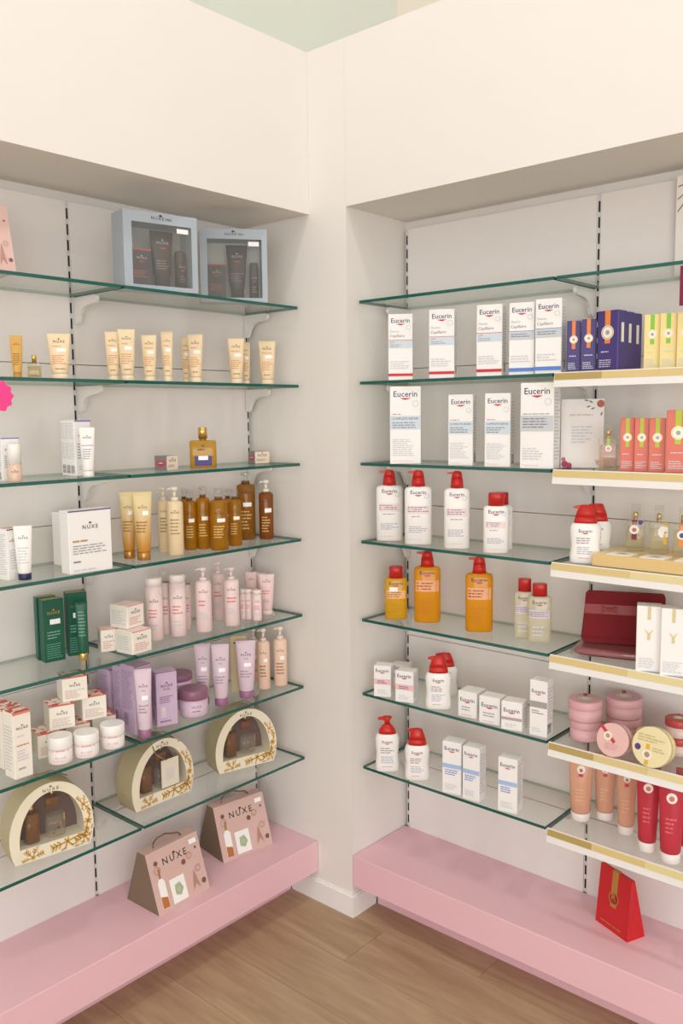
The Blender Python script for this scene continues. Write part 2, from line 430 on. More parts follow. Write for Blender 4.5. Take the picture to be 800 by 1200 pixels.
WHITEP = flat('f6f4f0'); PGOLD = flat('dcc998')

def euc(v, band, bandcol, tcol=NAVY, w=.76):
    return [('text', 'Eucerin', 0, v, w, tcol, .008), ('swoosh', 0, v - .018, .36, REDP)]
SEAL = [('disc', 0, .64, .30, CARDC), ('ring', 0, .64, .24, .27, GOLDP), ('disc', 0, .64, .10, GREYT)]
def ribbon(rc, top=1.0, bot=.46, w=.13, seal=SEAL):
    return [('rect', -w, w, bot, top, rc)] + seal + [('lines', -.3, .3, .30, .345, 1, LINEC), ('lines', -.38, .38, .06, .2, 4, LINEC)]
def nuxe(v, w=.55, c=BLACKP): return [('tree', 0, v, .2*w, c, .31*w), ('text', 'NUXE', 0, v, w, c, .01, 1.35)]
def floral(key, a, c):
    mt = bpy.data.materials.new(key); mt.use_nodes = True; nt = mt.node_tree; p_ = nt.nodes['Principled BSDF']
    tc = nt.nodes.new('ShaderNodeTexCoord'); n = nt.nodes.new('ShaderNodeTexNoise'); n.inputs['Scale'].default_value = 55; cr = nt.nodes.new('ShaderNodeValToRGB')
    cr.color_ramp.interpolation = 'CONSTANT'; e = cr.color_ramp.elements; e[0].color = lin(a); e[1].position = .52; e[1].color = lin(c)
    nt.links.new(tc.outputs['Object'], n.inputs['Vector']); nt.links.new(n.outputs['Fac'], cr.inputs[0]); nt.links.new(cr.outputs[0], p_.inputs['Base Color'])
    return mt
M_floral = floral('red_floral_top', 'cf5540', 'f2ddd4')
CST = {  # style: body, front print, left print, right print, top colour
 'euc_red': (CARD, euc(.87, 0, 0) + [('text', 'Dermo', -.24, .725, .36, GREYT), ('text', 'Capillaire', -.13, .655, .6, DGREY), ('rect', -.5, .5, .49, .61, PALEB), ('rect', -.5, .5, .605, .612, REDP), ('text', 'pH5', -.33, .565, .16, REDP), ('lines', -.42, .2, .5, .55, 2, GREYT), ('lines', -.42, .4, .17, .30, 4, LINEC), ('ring', .33, .80, .085, .1, PALEG), ('rect', -.5, .5, .065, .105, REDP)], [], [('lines', -.4, .4, .15, .9, 18, LINEC), ('bar', -.1, .3, .08, .2, BARC)], None),
 'euc_blue': (CARD, euc(.87, 0, 0) + [('text', 'Dermo', -.24, .725, .36, GREYT), ('text', 'Capillaire', -.13, .655, .6, DGREY), ('rect', -.5, .5, .49, .61, PALEG), ('rect', -.5, .5, .605, .612, BLUE), ('lines', -.42, .4, .52, .58, 2, DGREY), ('lines', -.42, .35, .17, .28, 3, LINEC), ('ring', .33, .80, .085, .1, PALEG), ('rect', -.5, .5, .05, .1, BLUE)], [], [('lines', -.4, .4, .15, .9, 18, LINEC), ('bar', -.1, .3, .08, .2, BARC)], None),
 'euc_pale': (CARD, euc(.87, 0, 0) + [('ring', .33, .78, .085, .1, PALEG), ('lines', -.42, 0, .635, .655, 1, REDP), ('rect', -.5, .5, .45, .625, PALEB), ('text', 'COMPLETE REPAIR', 0, .575, .84, NAVY), ('lines', -.42, .35, .46, .55, 3, DGREY), ('lines', -.42, .35, .10, .33, 9, LINEC), ('lines', -.42, .3, .03, .05, 1, PINKB)], [], [('lines', -.4, .4, .15, .9, 18, LINEC), ('bar', -.2, .4, .04, .18, BARC)], None),
 'euc_grey': (CARD, euc(.87, 0, 0) + [('ring', .33, .78, .085, .1, PALEG), ('lines', -.42, .42, .63, .65, 1, DGREY), ('rect', -.5, .5, .44, .62, PALEG), ('lines', -.42, .4, .47, .6, 4, DGREY), ('lines', -.42, .25, .10, .25, 5, LINEC), ('lines', -.42, .3, .03, .05, 1, PINKB)], [], [('lines', -.4, .4, .1, .9, 20, LINEC)], None),
 'euc_small_pink': (CARD, euc(.80, 0, 0) + [('rect', -.5, .5, .40, .58, PINKB), ('lines', -.3, .3, .43, .54, 2, NAVY), ('lines', -.3, .3, .1, .25, 3, LINEC)], [], [('lines', -.4, .4, .15, .85, 8, LINEC)], None),
 'euc_cube': (CARD, euc(.62, 0, 0) + [('lines', -.3, .3, .25, .45, 2, GREYT), ('lines', -.3, .3, .06, .15, 1, PINKB)], [], [('lines', -.4, .4, .2, .8, 5, LINEC)], None),
 'euc_cube_grey': (CARD, euc(.64, 0, 0) + [('rect', -.5, .5, .36, .46, flat('b4a8ac')), ('lines', -.3, .3, .1, .25, 2, LINEC)], [], [('lines', -.4, .4, .2, .8, 5, LINEC)], None),
 'euc_tall_grey': (CARD, euc(.78, 0, 0) + [('rect', -.5, .5, .52, .63, flat('a9a29f')), ('lines', -.35, .35, .4, .48, 2, DGREY), ('lines', -.35, .35, .08, .16, 2, LINEC)], [], [('lines', -.4, .4, .3, .9, 10, LINEC), ('bar', -.4, .2, .06, .24, NAVY)], None),
 'euc_tall_blue': (CARD, euc(.84, 0, 0) + [('rect', -.5, .5, .50, .58, flat('a9c3e8')), ('lines', -.35, .35, .36, .48, 3, BLUE), ('lines', -.35, .35, .08, .2, 4, LINEC)], [], [('lines', -.4, .4, .15, .9, 14, LINEC)], None),
 'violet': (mat('violet_carton', '46397a', .3), ribbon(flat('e8853a')), [], [('rect', -.15, .15, .48, .80, CARDC)], None),
 'yellow': (mat('yellow_carton', 'ecd790', .35), ribbon(flat('86c440')), [], [], None),
 'coral': (mat('coral_carton', 'd9705c', .35), ribbon(flat('b4c83c')), [], [], None),
 'white_gold': (CARD, [('rect', -.07, .07, .80, 1, PGOLD), ('poly', [(-.2, .66), (0, .60), (.2, .66), (.05, .575), (0, .53), (-.05, .575)], PGOLD), ('rect', -.06, .06, .49, .57, PGOLD), ('disc', 0, .62, .06, CARDC), ('lines', -.4, .4, .05, .22, 6, LINEC)], [], [], None),
 'white_purple': (CARD, [('rect', -.5, .5, .975, 1, flat('7d68b8'))] + nuxe(.70) + [('lines', -.35, .35, .3, .6, 6, GREYT), ('lines', -.3, .2, .1, .2, 2, LINEC)], [('lines', -.4, .4, .66, .96, 8, LINEC), ('lines', -.4, .4, .3, .6, 8, LINEC), ('bar', -.3, .3, .05, .2, BARC)], [], None),
 'white_grey': (CARD, [('rect', -.5, .5, .965, .985, BLACKP)] + nuxe(.74) + [('lines', -.3, .35, .2, .6, 8, LINEC)], [('lines', -.4, .4, .1, .9, 18, LINEC)], [], flat('e7a9a4')),
 'white_big': (CARD, [('rect', -.5, .5, .978, 1, flat('6d5a86'))] + nuxe(.70, .36) + [('lines', -.42, -.05, .48, .55, 1, flat('b99b6a')), ('lines', -.42, .38, .3, .46, 4, GREYT), ('lines', -.42, -.2, .16, .22, 1, DGREY), ('lines', -.42, .4, .03, .08, 1, LINEC)], [], [], None),
 'lip': (mat('lip_box_cream', 'ead8c4', .4), nuxe(.6, .6) + [('lines', -.4, .4, .2, .4, 2, DGREY)], [('rect', -.5, .5, 0, 1, flat('8d8187')), ('poly', [(-.42, .5), (-.2, .68), (0, .6), (.2, .68), (.42, .5), (.2, .3), (0, .25), (-.2, .3)], flat('c4404a')), ('poly', [(-.3, .5), (0, .54), (.3, .5), (0, .46)], flat('f3e4e0'))], [], flat('8d8187')),
 'green': (mat('green_carton', '135843', .35), nuxe(.76, .6, GOLDP) + [('sticker', -.2, .3, .60, .68, STICK), ('lines', -.35, .35, .36, .5, 3, flat('7fae94')), ('lines', -.4, .4, .05, .3, 7, flat('5f9a7e'))], [], [], mat('green_top_gold', '8a8450', .4)),
 'rose_cube': (CARDC, [('rect', -.5, .5, .96, 1, flat('ec8f8c'))] + nuxe(.62, .5) + [('lines', -.38, .38, .14, .5, 4, flat('e0a39c'))], [('lines', -.4, .4, .15, .8, 7, LINEC)], [], flat('f5dcd8')),
 'red_cube': (CARDC, [('rect', -.5, .5, .95, 1, flat('d9705e'))] + nuxe(.60, .42) + [('lines', -.4, .4, .12, .48, 5, flat('d9b4ac'))], [('rect', -.5, .5, .96, 1, flat('edc4b8'))], [], M_floral),
 'red_tall': (CARDC, [('rect', -.5, .5, .965, 1, flat('e08a7a'))] + nuxe(.74, .62) + [('lines', -.3, .3, .62, .66, 1, PALEG), ('lines', -.35, .35, .48, .52, 1, flat('d9705e')), ('lines', -.35, .35, .26, .44, 4, LINEC), ('lines', -.3, .1, .12, .18, 1, GREYT)], [('lines', -.4, .4, .1, .8, 14, LINEC)], [], M_floral),
 'lilac': (mat('lilac_carton', 'ccb4ce', .42), [('rect', -.5, .5, .985, 1, flat('8c5f7d'))] + nuxe(.72, .55) + [('text', 'body', 0, .665, .3, flat('7a4f78')), ('lines', -.35, .35, .42, .56, 4, flat('8a6a94')), ('bar', -.3, -.08, .17, .36, CARDC), ('lines', -.35, .2, .06, .12, 1, flat('8a6a94'))], [('lines', -.4, .4, .35, .92, 22, flat('9d7fae')), ('bar', -.3, .0, .12, .3, flat('8a6a94'))], [], None),
 'beige_card': (mat('beige_card', 'd9c6a2', .5), [('lines', -.3, .3, .86, .92, 1, BLACKP)], [], [], None),
}
def b_carton(o, style, W, D, H, kw):
    body, fr, lf, rt_, top = CST[style]
    c = bevel_box('carton_body', W, D, H - (.0006 if top else 0), body, o, min(.0012, W*.03))
    if top: MB().box(-W/2 + .0012, W/2 - .0012, -D/2 + .0012, D/2 - .0012, H - .0008, H, top).build('top_flap', o)
    else:   # folded closing flap
        MB().box(-W/2 + .002, W/2 - .002, -D/2 + .001, D/2 - .004, H - .0004, H + .0004, body).build('top_flap', o)
    if fr: print_on(fr, front_of(D), W, H, o)
    if lf: print_on(lf, left_of(W), D, H, o)
    if rt_: print_on(rt_, right_of(W), D, H, o)

TST = {  # tube styles: body, cap, print
 'peach': (mat('peach_tube', 'f1d9b2', .4), mat('peach_cap', 'f4e2c4', .35), nuxe(.80, .5) + [('lines', -.3, .3, .70, .74, 1, flat('e2866a')), ('sticker', -.12, .3, .60, .67, STICK), ('lines', -.32, .32, .32, .54, 5, flat('d99a6a')), ('lines', -.2, .25, .2, .25, 1, flat('a08050'))]),
 'gold': (mat('gold_tube', 'd8a955', .35), mat('gold_tube_cap', 'c99543', .3), nuxe(.78, .5) + [('lines', -.3, .3, .3, .6, 6, flat('8f6a2c'))]),
 'white': (M_wht, M_wht, nuxe(.78, .5) + [('rect', -.36, .36, .63, .645, flat('a79acb')), ('lines', -.3, .3, .35, .58, 5, GREYT)]),
 'white_navy': (M_wht, mat('navy_cap', '262c4e', .3), nuxe(.76, .5) + [('lines', -.3, .3, .3, .62, 6, LINEC)]),
 'gold_fade': (None, mat('copper_cap', 'c08a48', .25, .5), nuxe(.76, .46) + [('sticker', 0, .3, .66, .72, STICK), ('lines', -.35, .35, .40, .58, 4, flat('9a6c28'))]),
 'green': (mat('green_tube', '1c5a44', .35), GOLDM, [('lines', -.3, .3, .4, .85, 8, flat('6fa088'))]),
 'rose': (mat('rose_tube', 'efd0ce', .4), mat('rose_cap', 'f0d6d4', .35), nuxe(.80, .5) + [('lines', -.3, .3, .5, .62, 2, flat('e0807c')), ('lines', -.25, .25, .3, .4, 2, GREYT)]),
 'lilac': (mat('lilac_tube', 'dcc6d2', .4), mat('plum_cap', 'a06c90', .3), nuxe(.74, .5) + [('text', 'body', 0, .685, .22, flat('7a4f78')), ('sticker', -.1, .25, .56, .62, STICK), ('lines', -.3, .3, .36, .5, 3, flat('a58ea0'))]),
 'peach_gel': (clear('peach_gel', 'fad2b8', .7, 'f0bc9e', rough=.15), mat('tube_cap_white', 'f0e6e0', .35), [('rect', -.09, .09, .84, .98, REDP), ('disc', 0, .76, .16, CARDC), ('disc', 0, .75, .07, flat('b06a5a')), ('rect', -.09, .09, .66, .70, REDP), ('lines', -.2, .2, .3, .5, 4, flat('e2b294'))]),
 'red_gel': (clear('red_gel', 'f07078', .7, 'd64656', rough=.15), mat('tube_cap_white', 'f0e6e0', .35), [('rect', -.07, .07, .84, .92, flat('a04a90')), ('disc', 0, .76, .20, CARDC), ('disc', 0, .755, .1, flat('d87078')), ('lines', -.2, .2, .35, .55, 4, flat('dc6674'))]),
}
def fade_mat():
    mt = bpy.data.materials.new('gold_fade_tube'); mt.use_nodes = True; nt = mt.node_tree; b = nt.nodes['Principled BSDF']
    tc = nt.nodes.new('ShaderNodeTexCoord'); sp = nt.nodes.new('ShaderNodeSeparateXYZ'); cr = nt.nodes.new('ShaderNodeValToRGB')
    nt.links.new(tc.outputs['Generated'], sp.inputs[0]); nt.links.new(sp.outputs[2], cr.inputs[0]); nt.links.new(cr.outputs[0], b.inputs['Base Color'])
    e = cr.color_ramp.elements; e[0].position = .05; e[0].color = lin('c98a2a'); e[1].position = .75; e[1].color = lin('e6cf9a')
    b.inputs['Roughness'].default_value = .35
    return mt
M_fade = fade_mat()
def b_tube(o, style, W, D, H, kw):
    body, cap, pr = TST[style]; body = body or M_fade
    hc = H*.115; r = min(W*.36, .028)
    gel = 'gel' in style
    if gel: r = W*.38
    MB().loft([(0, r*.96, r*.96, 2), (.0015, r, r, 2), (hc - .001, r, r*.98, 2), (hc, r*.97, r*.95, 2)], cap, 24).build('cap', o)
    secs = [(hc + .0003, r*.93, r*.93, 2), (hc + .004, r*1.02, r*1.0, 2), (H*.45, W*.43, r*.82, 2), (H*.75, W*.475, r*.45, 2.1), (H*.93, W*.5, .0026, 2.6), (H, W*.5, .0016, 4)]
    MB().loft(secs, body, 24).build('tube_body', o)
    print_on(pr, on_loft(secs), W, H, o)

def amber(key, c, bc, body): return clear(key, c, body, bc, rough=.05)
PST = {  # pump bottles: body, pump, cover, print, shape
 'cream': (mat('cream_bottle', 'ebd4ac', .38), mat('cream_pump', 'eee2d0', .35), nuxe(.62, .5) + [('lines', -.3, .3, .3, .55, 5, flat('a08a5a'))], 'round'),
 'amber': (amber('amber_oil', 'e6b04c', 'c49220', .42), mat('brown_collar', '6d4a3a', .4), nuxe(.6, .5) + [('sticker', -.1, .34, .47, .53, STICK), ('lines', -.3, .3, .2, .42, 5, flat('dcc07c'))], 'oil'),
 'brown': (amber('brown_oil', 'd09a50', 'ac7628', .5), mat('brown_collar', '6d4a3a', .4), nuxe(.7, .5) + [('sticker', -.15, .3, .50, .56, STICK), ('lines', -.3, .3, .15, .45, 6, flat('d8b878'))], 'oil'),
 'brown_white': (amber('dark_brown_oil', 'bc7838', 'a06024', .55), mat('white_pump', 'ece6de', .35), nuxe(.64, .5) + [('sticker', -.1, .36, .46, .53, STICK), ('lines', -.3, .3, .12, .4, 6, flat('d8b878'))], 'round'),
 'rose': (mat('rose_bottle', 'f0d8d6', .4), mat('rose_pump', 'f1dedc', .35), nuxe(.62, .5) + [('lines', -.3, .3, .40, .52, 2, flat('e2807c')), ('lines', -.3, .3, .2, .32, 3, LINEC)], 'round'),
 'peach': (mat('peach_bottle', 'eecdb6', .4), mat('peach_pump', 'efe0d4', .35), nuxe(.60, .5) + [('sticker', 0, .3, .46, .52, STICK), ('lines', -.3, .3, .2, .42, 4, flat('9a7a66'))], 'round'),
}
def b_pump_bottle(o, style, W, D, H, kw):
    body, pump, pr, shape = PST[style]; r = W/2
    hb = H*(.80 if shape == 'round' else .83)
    secs = [(0, r*.94, r*.94, 2.2), (.002, r, r, 2.2), (hb*.93, r, r, 2.2), (hb*.975, r*.9, r*.9, 2.2), (hb, r*.5, r*.5, 2)]
    MB().loft(secs, body, 24).build('bottle_body', o)
    rc = r*.46
    MB().loft([(hb, rc, rc, 2), (hb + H*.045, rc, rc, 2)], pump, 16).build('collar', o)
    z = hb + H*.045
    mb = MB().loft([(z, rc*.45, rc*.45, 2), (H*.945, rc*.45, rc*.45, 2)], pump if shape == 'round' else M_film, 10)
    mb.loft([(H*.945, rc*.9, rc*.8, 2), (H*.985, rc*.95, rc*.8, 2), (H, rc*.6, rc*.5, 2)], pump if shape == 'round' else M_film, 14)
    mb.tube([(0, 0, H*.968), (-r*.6, 0, H*.972), (-r*.92, 0, H*.955)], rc*.26, pump if shape == 'round' else M_film, 8)
    mb.build('pump_head', o)
    if shape == 'oil':
        MB().loft([(z, rc*1.25, rc*1.25, 2), (H + .002, rc*1.2, rc*1.2, 2)], M_film, 16, capb=False).build('clear_cover', o)
    print_on(pr, on_loft(secs), W, H, o)

YST = {'serum': (mat('serum_glass', 'e2c4ae', .25), M_wht, .45, nuxe(.25, .5)),
 'rose': (mat('rose_bottle', 'f0d8d6', .4), mat('rose_lid', 'f2e6e4', .35), .86, nuxe(.62, .5) + [('lines', -.32, .32, .36, .52, 3, flat('e2807c')), ('lines', -.3, .3, .16, .28, 2, LINEC)]),
 'rose_clear': (mat('rose_bottle', 'f0d8d6', .4), M_film, .80, nuxe(.55, .5) + [('lines', -.32, .32, .3, .46, 3, flat('e2807c'))])}
def b_cylinder_bottle(o, style, W, D, H, kw):
    body, cap, fr, pr = YST[style]; r = W/2
    secs = [(0, r*.95, r*.95, 2), (.0015, r, r, 2), (H*fr, r, r, 2)]
    MB().loft(secs, body, 24).build('bottle_body', o)
    MB().loft([(H*fr, r*.97, r*.97, 2), (H*.97, r*.97, r*.97, 2), (H*.992, r*.9, r*.9, 2), (H, r*.7, r*.7, 2)], cap, 24).build('lid', o)
    print_on(pr, on_loft(secs), W, H, o)

JST = {'white': (mat('jar_white', 'f0e6e2', .3), M_wht, .58, [('rect', -.45, .45, .50, .55, flat('e2a8a4')), ('text', 'NUXE', 0, .22, .4, GREYT, 0, 1.3), ('lines', -.3, .3, .1, .2, 1, PINKB)]),
 'lilac': (mat('jar_lilac', 'd8bfd0', .3), mat('plum_lid', '8f6078', .28), .64, [('text', 'NUXE', .1, .36, .32, BLACKP, 0, 1.3), ('lines', -.05, .25, .2, .28, 1, flat('7a4f78'))]),
 'pink_tin': (mat('tin_pink', 'e2b3b6', .35), mat('tin_pink_lid', 'dfabb0', .35), .6, []),
 'yellow_tin': (mat('tin_yellow', 'e6d39a', .35), mat('tin_yellow_lid', 'ead9a6', .35), .6, []),
 'red_tin': (mat('tin_blush', 'e6cdc6', .35), mat('tin_red_lid', 'c04a48', .35), .6, [])}
def b_jar(o, style, W, D, H, kw):
    body, lid, fr, pr = JST[style]; r = W/2; k = .975 if 'tin' in style else .96
    secs = [(0, r*.93, r*.93, 2), (H*.05, r*k, r*k, 2), (H*fr, r*k, r*k, 2)]
    MB().loft(secs, body, 32).build('jar_body', o)
    MB().loft([(H*fr, r*.99, r*.99, 2), (H*fr + .0008, r, r, 2), (H*.95, r, r, 2), (H*.99, r*.96, r*.96, 2), (H, r*.92, r*.92, 2)], lid, 32).build('lid', o)
    if 'tin' in style:
        top = lambda u, v, l: (u, v, H + l)
        print_on([('disc', 0, 0, .2, CARDC), ('ring', 0, 0, .14, .17, GOLDP), ('rect', -.06, .06, .2, .46, REDP)], top, W, W, o)
    if pr: print_on(pr, on_loft(secs), W, H, o)

# corner bottles with red pumps and caps
EB = {'yellow': (clear('yellow_oil', 'f8d060', .6, 'f0bc24', rough=.05), [], [('rect', -.42, .42, .40, .56, flat('eebc80')), ('lines', -.4, .4, .42, .54, 3, flat('a05038')), ('lines', -.3, .3, .1, .32, 4, flat('c8901c'))]),
 'white': (M_wht, [('lines', -.36, .36, .53, .56, 1, LINEC)], [('rect', -.40, .40, .42, .53, flat('f0dcda')), ('lines', -.38, .38, .44, .52, 3, flat('857aa0')), ('lines', -.25, .25, .37, .40, 1, GREYT), ('lines', -.35, .35, .16, .26, 4, flat('aeb1c8')), ('lines', -.35, .35, .06, .08, 1, PINKB), ('ring', .3, .66, .07, .09, PALEG)]),
 'orange': (clear('orange_oil', 'fac24c', .62, 'f4ac1e', rough=.05), [], [('rect', -.42, .42, .44, .60, flat('f0b080')), ('lines', -.4, .4, .46, .58, 3, flat('a05038')), ('lines', -.3, .3, .1, .35, 4, flat('c87c14'))]),
 'clear': (clear('clear_oil', 'f8f3e0', .4, 'f4eeda', rough=.05), [], [('rect', -.42, .42, .42, .56, flat('d9cfd4')), ('lines', -.4, .4, .44, .54, 3, flat('857aa0')), ('lines', -.3, .3, .1, .3, 3, LINEC)])}
def b_euc_pump(o, style, W, D, H, kw):
    body, _, pr = EB[style]; hb = H*.785; ry = D/2
    secs = [(0, W*.47, ry*.92, 3), (.003, W*.5, ry, 3.2), (hb*.93, W*.5, ry, 3.2), (hb*.975, W*.46, ry*.9, 3), (hb, W*.30, ry*.75, 2.6)]
    MB().loft(secs, body, 28).build('bottle_body', o)
    b = W*.26
    MB().loft([(hb, b, b*.95, 2), (hb + H*.12, b*.86, b*.8, 2)], M_red, 20).build('pump_collar', o)
    z = hb + H*.12; zt = H
    mb = MB().loft([(z, b*.84, b*.78, 2), (zt - H*.035, b*.74, b*.6, 2.2), (zt - H*.01, b*.62, b*.5, 2.2), (zt, b*.3, b*.3, 2)], M_red, 20)
    mb.prism([(-b*.2, zt - .001), (-b*.75, zt - H*.012), (-W*.40, zt - H*.018), (-W*.40, zt - H*.032), (-b*.8, zt - H*.045), (-b*.55, zt - H*.075)], 'y', -b*.32, b*.32, M_red)
    mb.build('pump_head', o)
    print_on([('text', 'Eucerin', 0, .685, .56, NAVY, .008), ('swoosh', 0, .672, .3, REDP)] + pr, on_loft(secs), W, H, o)
def b_euc_cap(o, style, W, D, H, kw):
    body, _, pr = EB[style]; hb = H*.79; ry = D/2
    secs = [(0, W*.47, ry*.92, 3), (.003, W*.5, ry, 3.2), (hb*.94, W*.5, ry, 3.2), (hb*.98, W*.45, ry*.9, 3), (hb, W*.34, ry*.7, 2.6)]
    MB().loft(secs, body, 28).build('bottle_body', o)
    c = W*.32
    MB().loft([(hb, c, min(c, ry*.95), 2.6), (H - .002, c*.97, min(c, ry*.95)*.97, 2.6), (H, c*.9, min(c, ry*.95)*.9, 2.6)], M_redd, 24).build('cap', o)
    st = [('sticker', -.30, .08, .54, .62, STICK)] if style == 'yellow' else []
    print_on([('text', 'Eucerin', 0, .665, .6, NAVY, .008), ('swoosh', 0, .65, .32, REDP)] + pr + st, on_loft(secs), W, H, o)
def b_euc_dome(o, style, W, D, H, kw):
    body, _, pr = EB['white']; hb = H*.69; ry = D/2
    secs = [(0, W*.46, ry*.92, 2.8), (.003, W*.49, ry, 2.8), (hb*.18, W*.495, ry, 2.8), (hb*.45, W*.45, ry*.92, 2.7), (hb*.72, W*.485, ry*.97, 2.7), (hb*.88, W*.49, ry*.96, 2.5), (hb*.97, W*.44, ry*.88, 2.4), (hb, W*.40, ry*.82, 2.2)]
    MB().loft(secs, body, 28).build('bottle_body', o)
    if style == 'raised':
        MB().loft([(hb, W*.37, ry*.80, 2.1), (hb + H*.07, W*.33, ry*.75, 2.1), (hb + H*.15, W*.2, ry*.5, 2.1), (hb + H*.17, W*.12, ry*.35, 2.1)], M_red, 24).build('dome_collar', o)
        mb = MB().loft([(hb + H*.17, W*.11, ry*.34, 2.1), (H*.93, W*.12, ry*.36, 2.2), (H*.985, W*.2, ry*.5, 2.2), (H, W*.17, ry*.4, 2.2)], M_red, 20)
        mb.prism([(0, H - .001), (-W*.25, H*.985), (-W*.38, H*.972), (-W*.38, H*.945), (-W*.15, H*.93), (-W*.02, H*.9)], 'y', -ry*.26, ry*.26, M_red)
    else:
        MB().loft([(hb, W*.37, ry*.80, 2.1), (hb + H*.05, W*.36, ry*.78, 2.1), (hb + H*.11, W*.335, ry*.73, 2.1)], M_red, 24).build('dome_collar', o)
        mb = MB().loft([(hb + H*.11, W*.335, ry*.73, 2.1), (hb + H*.19, W*.285, ry*.62, 2.1), (H*.95, W*.23, ry*.5, 2.1), (H*.99, W*.20, ry*.42, 2.1), (H, W*.15, ry*.3, 2.1)], M_red, 22)
        mb.prism([(0, H - .001), (-W*.25, H*.99), (-W*.40, H*.965), (-W*.40, H*.945), (-W*.26, H*.93), (-W*.2, H*.9)], 'y', -ry*.26, ry*.26, M_red)
    mb.build('pump_head', o)
    print_on([('text', 'Eucerin', 0, .54, .42, NAVY, .008), ('swoosh', 0, .53, .24, REDP), ('lines', -.28, .28, .34, .46, 3, flat('a58ea0')), ('lines', -.26, .26, .16, .3, 4, flat('b2b4cc')), ('lines', -.22, .22, .09, .12, 1, flat('e0a0a0'))], on_loft(secs), W, H, o)

PF = {'mini': (M_clear, 'eadfb0', GOLDM, None, []),
 'gold_oil': (amber('gold_oil', 'ecca70', 'd8b048', .4), None, GOLDM, None, [('rect', -.32, .32, .06, .30, flat('4a3f7e')), ('sticker', -.18, .18, .20, .30, STICK), ('tree', 0, .54, .1, BLACKP), ('lines', -.2, .2, .42, .5, 1, BLACKP)]),
 'pink': (M_clear, 'f6e0d8', GOLDM, M_film, [('rect', -.08, .08, .52, .66, flat('b4c83c')), ('disc', 0, .45, .17, CARDC), ('disc', 0, .45, .1, flat('e0a0a0'))]),
 'red_ribbon': (M_clear, 'f4efd8', GOLDM, M_film, [('rect', -.2, .08, .25, .68, flat('7a2438')), ('disc', -.06, .47, .26, CARDC), ('disc', -.06, .46, .12, flat('c07060')), ('disc', .26, .62, .13, flat('5a3f86'))]),
 'yellow_ribbon': (M_clear, 'f4efd8', GOLDM, M_film, [('rect', .22, .42, .2, .66, flat('d8a828')), ('poly', [(-.05, .5), (.1, .58), (.45, .56), (.45, .36), (.1, .34), (-.05, .42)], CARDC), ('disc', .33, .45, .07, GREYT)]),
 'orange_ribbon': (M_clear, 'f4efd8', GOLDM, M_film, [('rect', -.22, .08, .2, .66, flat('e08a3a')), ('disc', -.06, .44, .24, CARDC), ('disc', -.06, .43, .13, flat('5a4a80'))])}
def b_perfume(o, style, W, D, H, kw):
    body, liq, cap, cover, pr = PF[style]; hb = H*(.66 if style != 'gold_oil' else .68); r = W/2; ry = D/2
    secs = [(0, r*.96, ry*.94, 6), (.0015, r, ry, 6), (hb*.94, r, ry, 6), (hb, r*.92, ry*.9, 5)]
    MB().loft(secs, body, 28).build('glass_body', o)
    if liq: MB().loft([(.005, r*.88, ry*.8, 5), (hb*.8, r*.88, ry*.8, 5)], clear('liquid_' + liq, liq, .15, liq), 20).build('liquid', o)
    c = W*.17
    MB().loft([(hb, c*.8, c*.8, 2), (hb + H*.04, c*.8, c*.8, 2)], cap, 16).build('neck', o)
    z = hb + H*.04
    if cover:
        MB().loft([(z, c*.85, c*.85, 2), (z + H*.11, c*.8, c*.8, 2), (z + H*.14, c*.5, c*.5, 2)], cap, 16).build('spray_head', o)
        MB().loft([(hb + .001, c*1.35, c*1.2, 4), (H, c*1.35, c*1.2, 4)], cover, 20, capb=False).build('clear_cap', o)
    else:
        MB().loft([(z, c, c, 2.4), (H - .001, c, c, 2.4), (H, c*.92, c*.92, 2.4)], cap, 16).build('cap', o)
    if pr: print_on(pr, on_loft(secs), W, H, o)

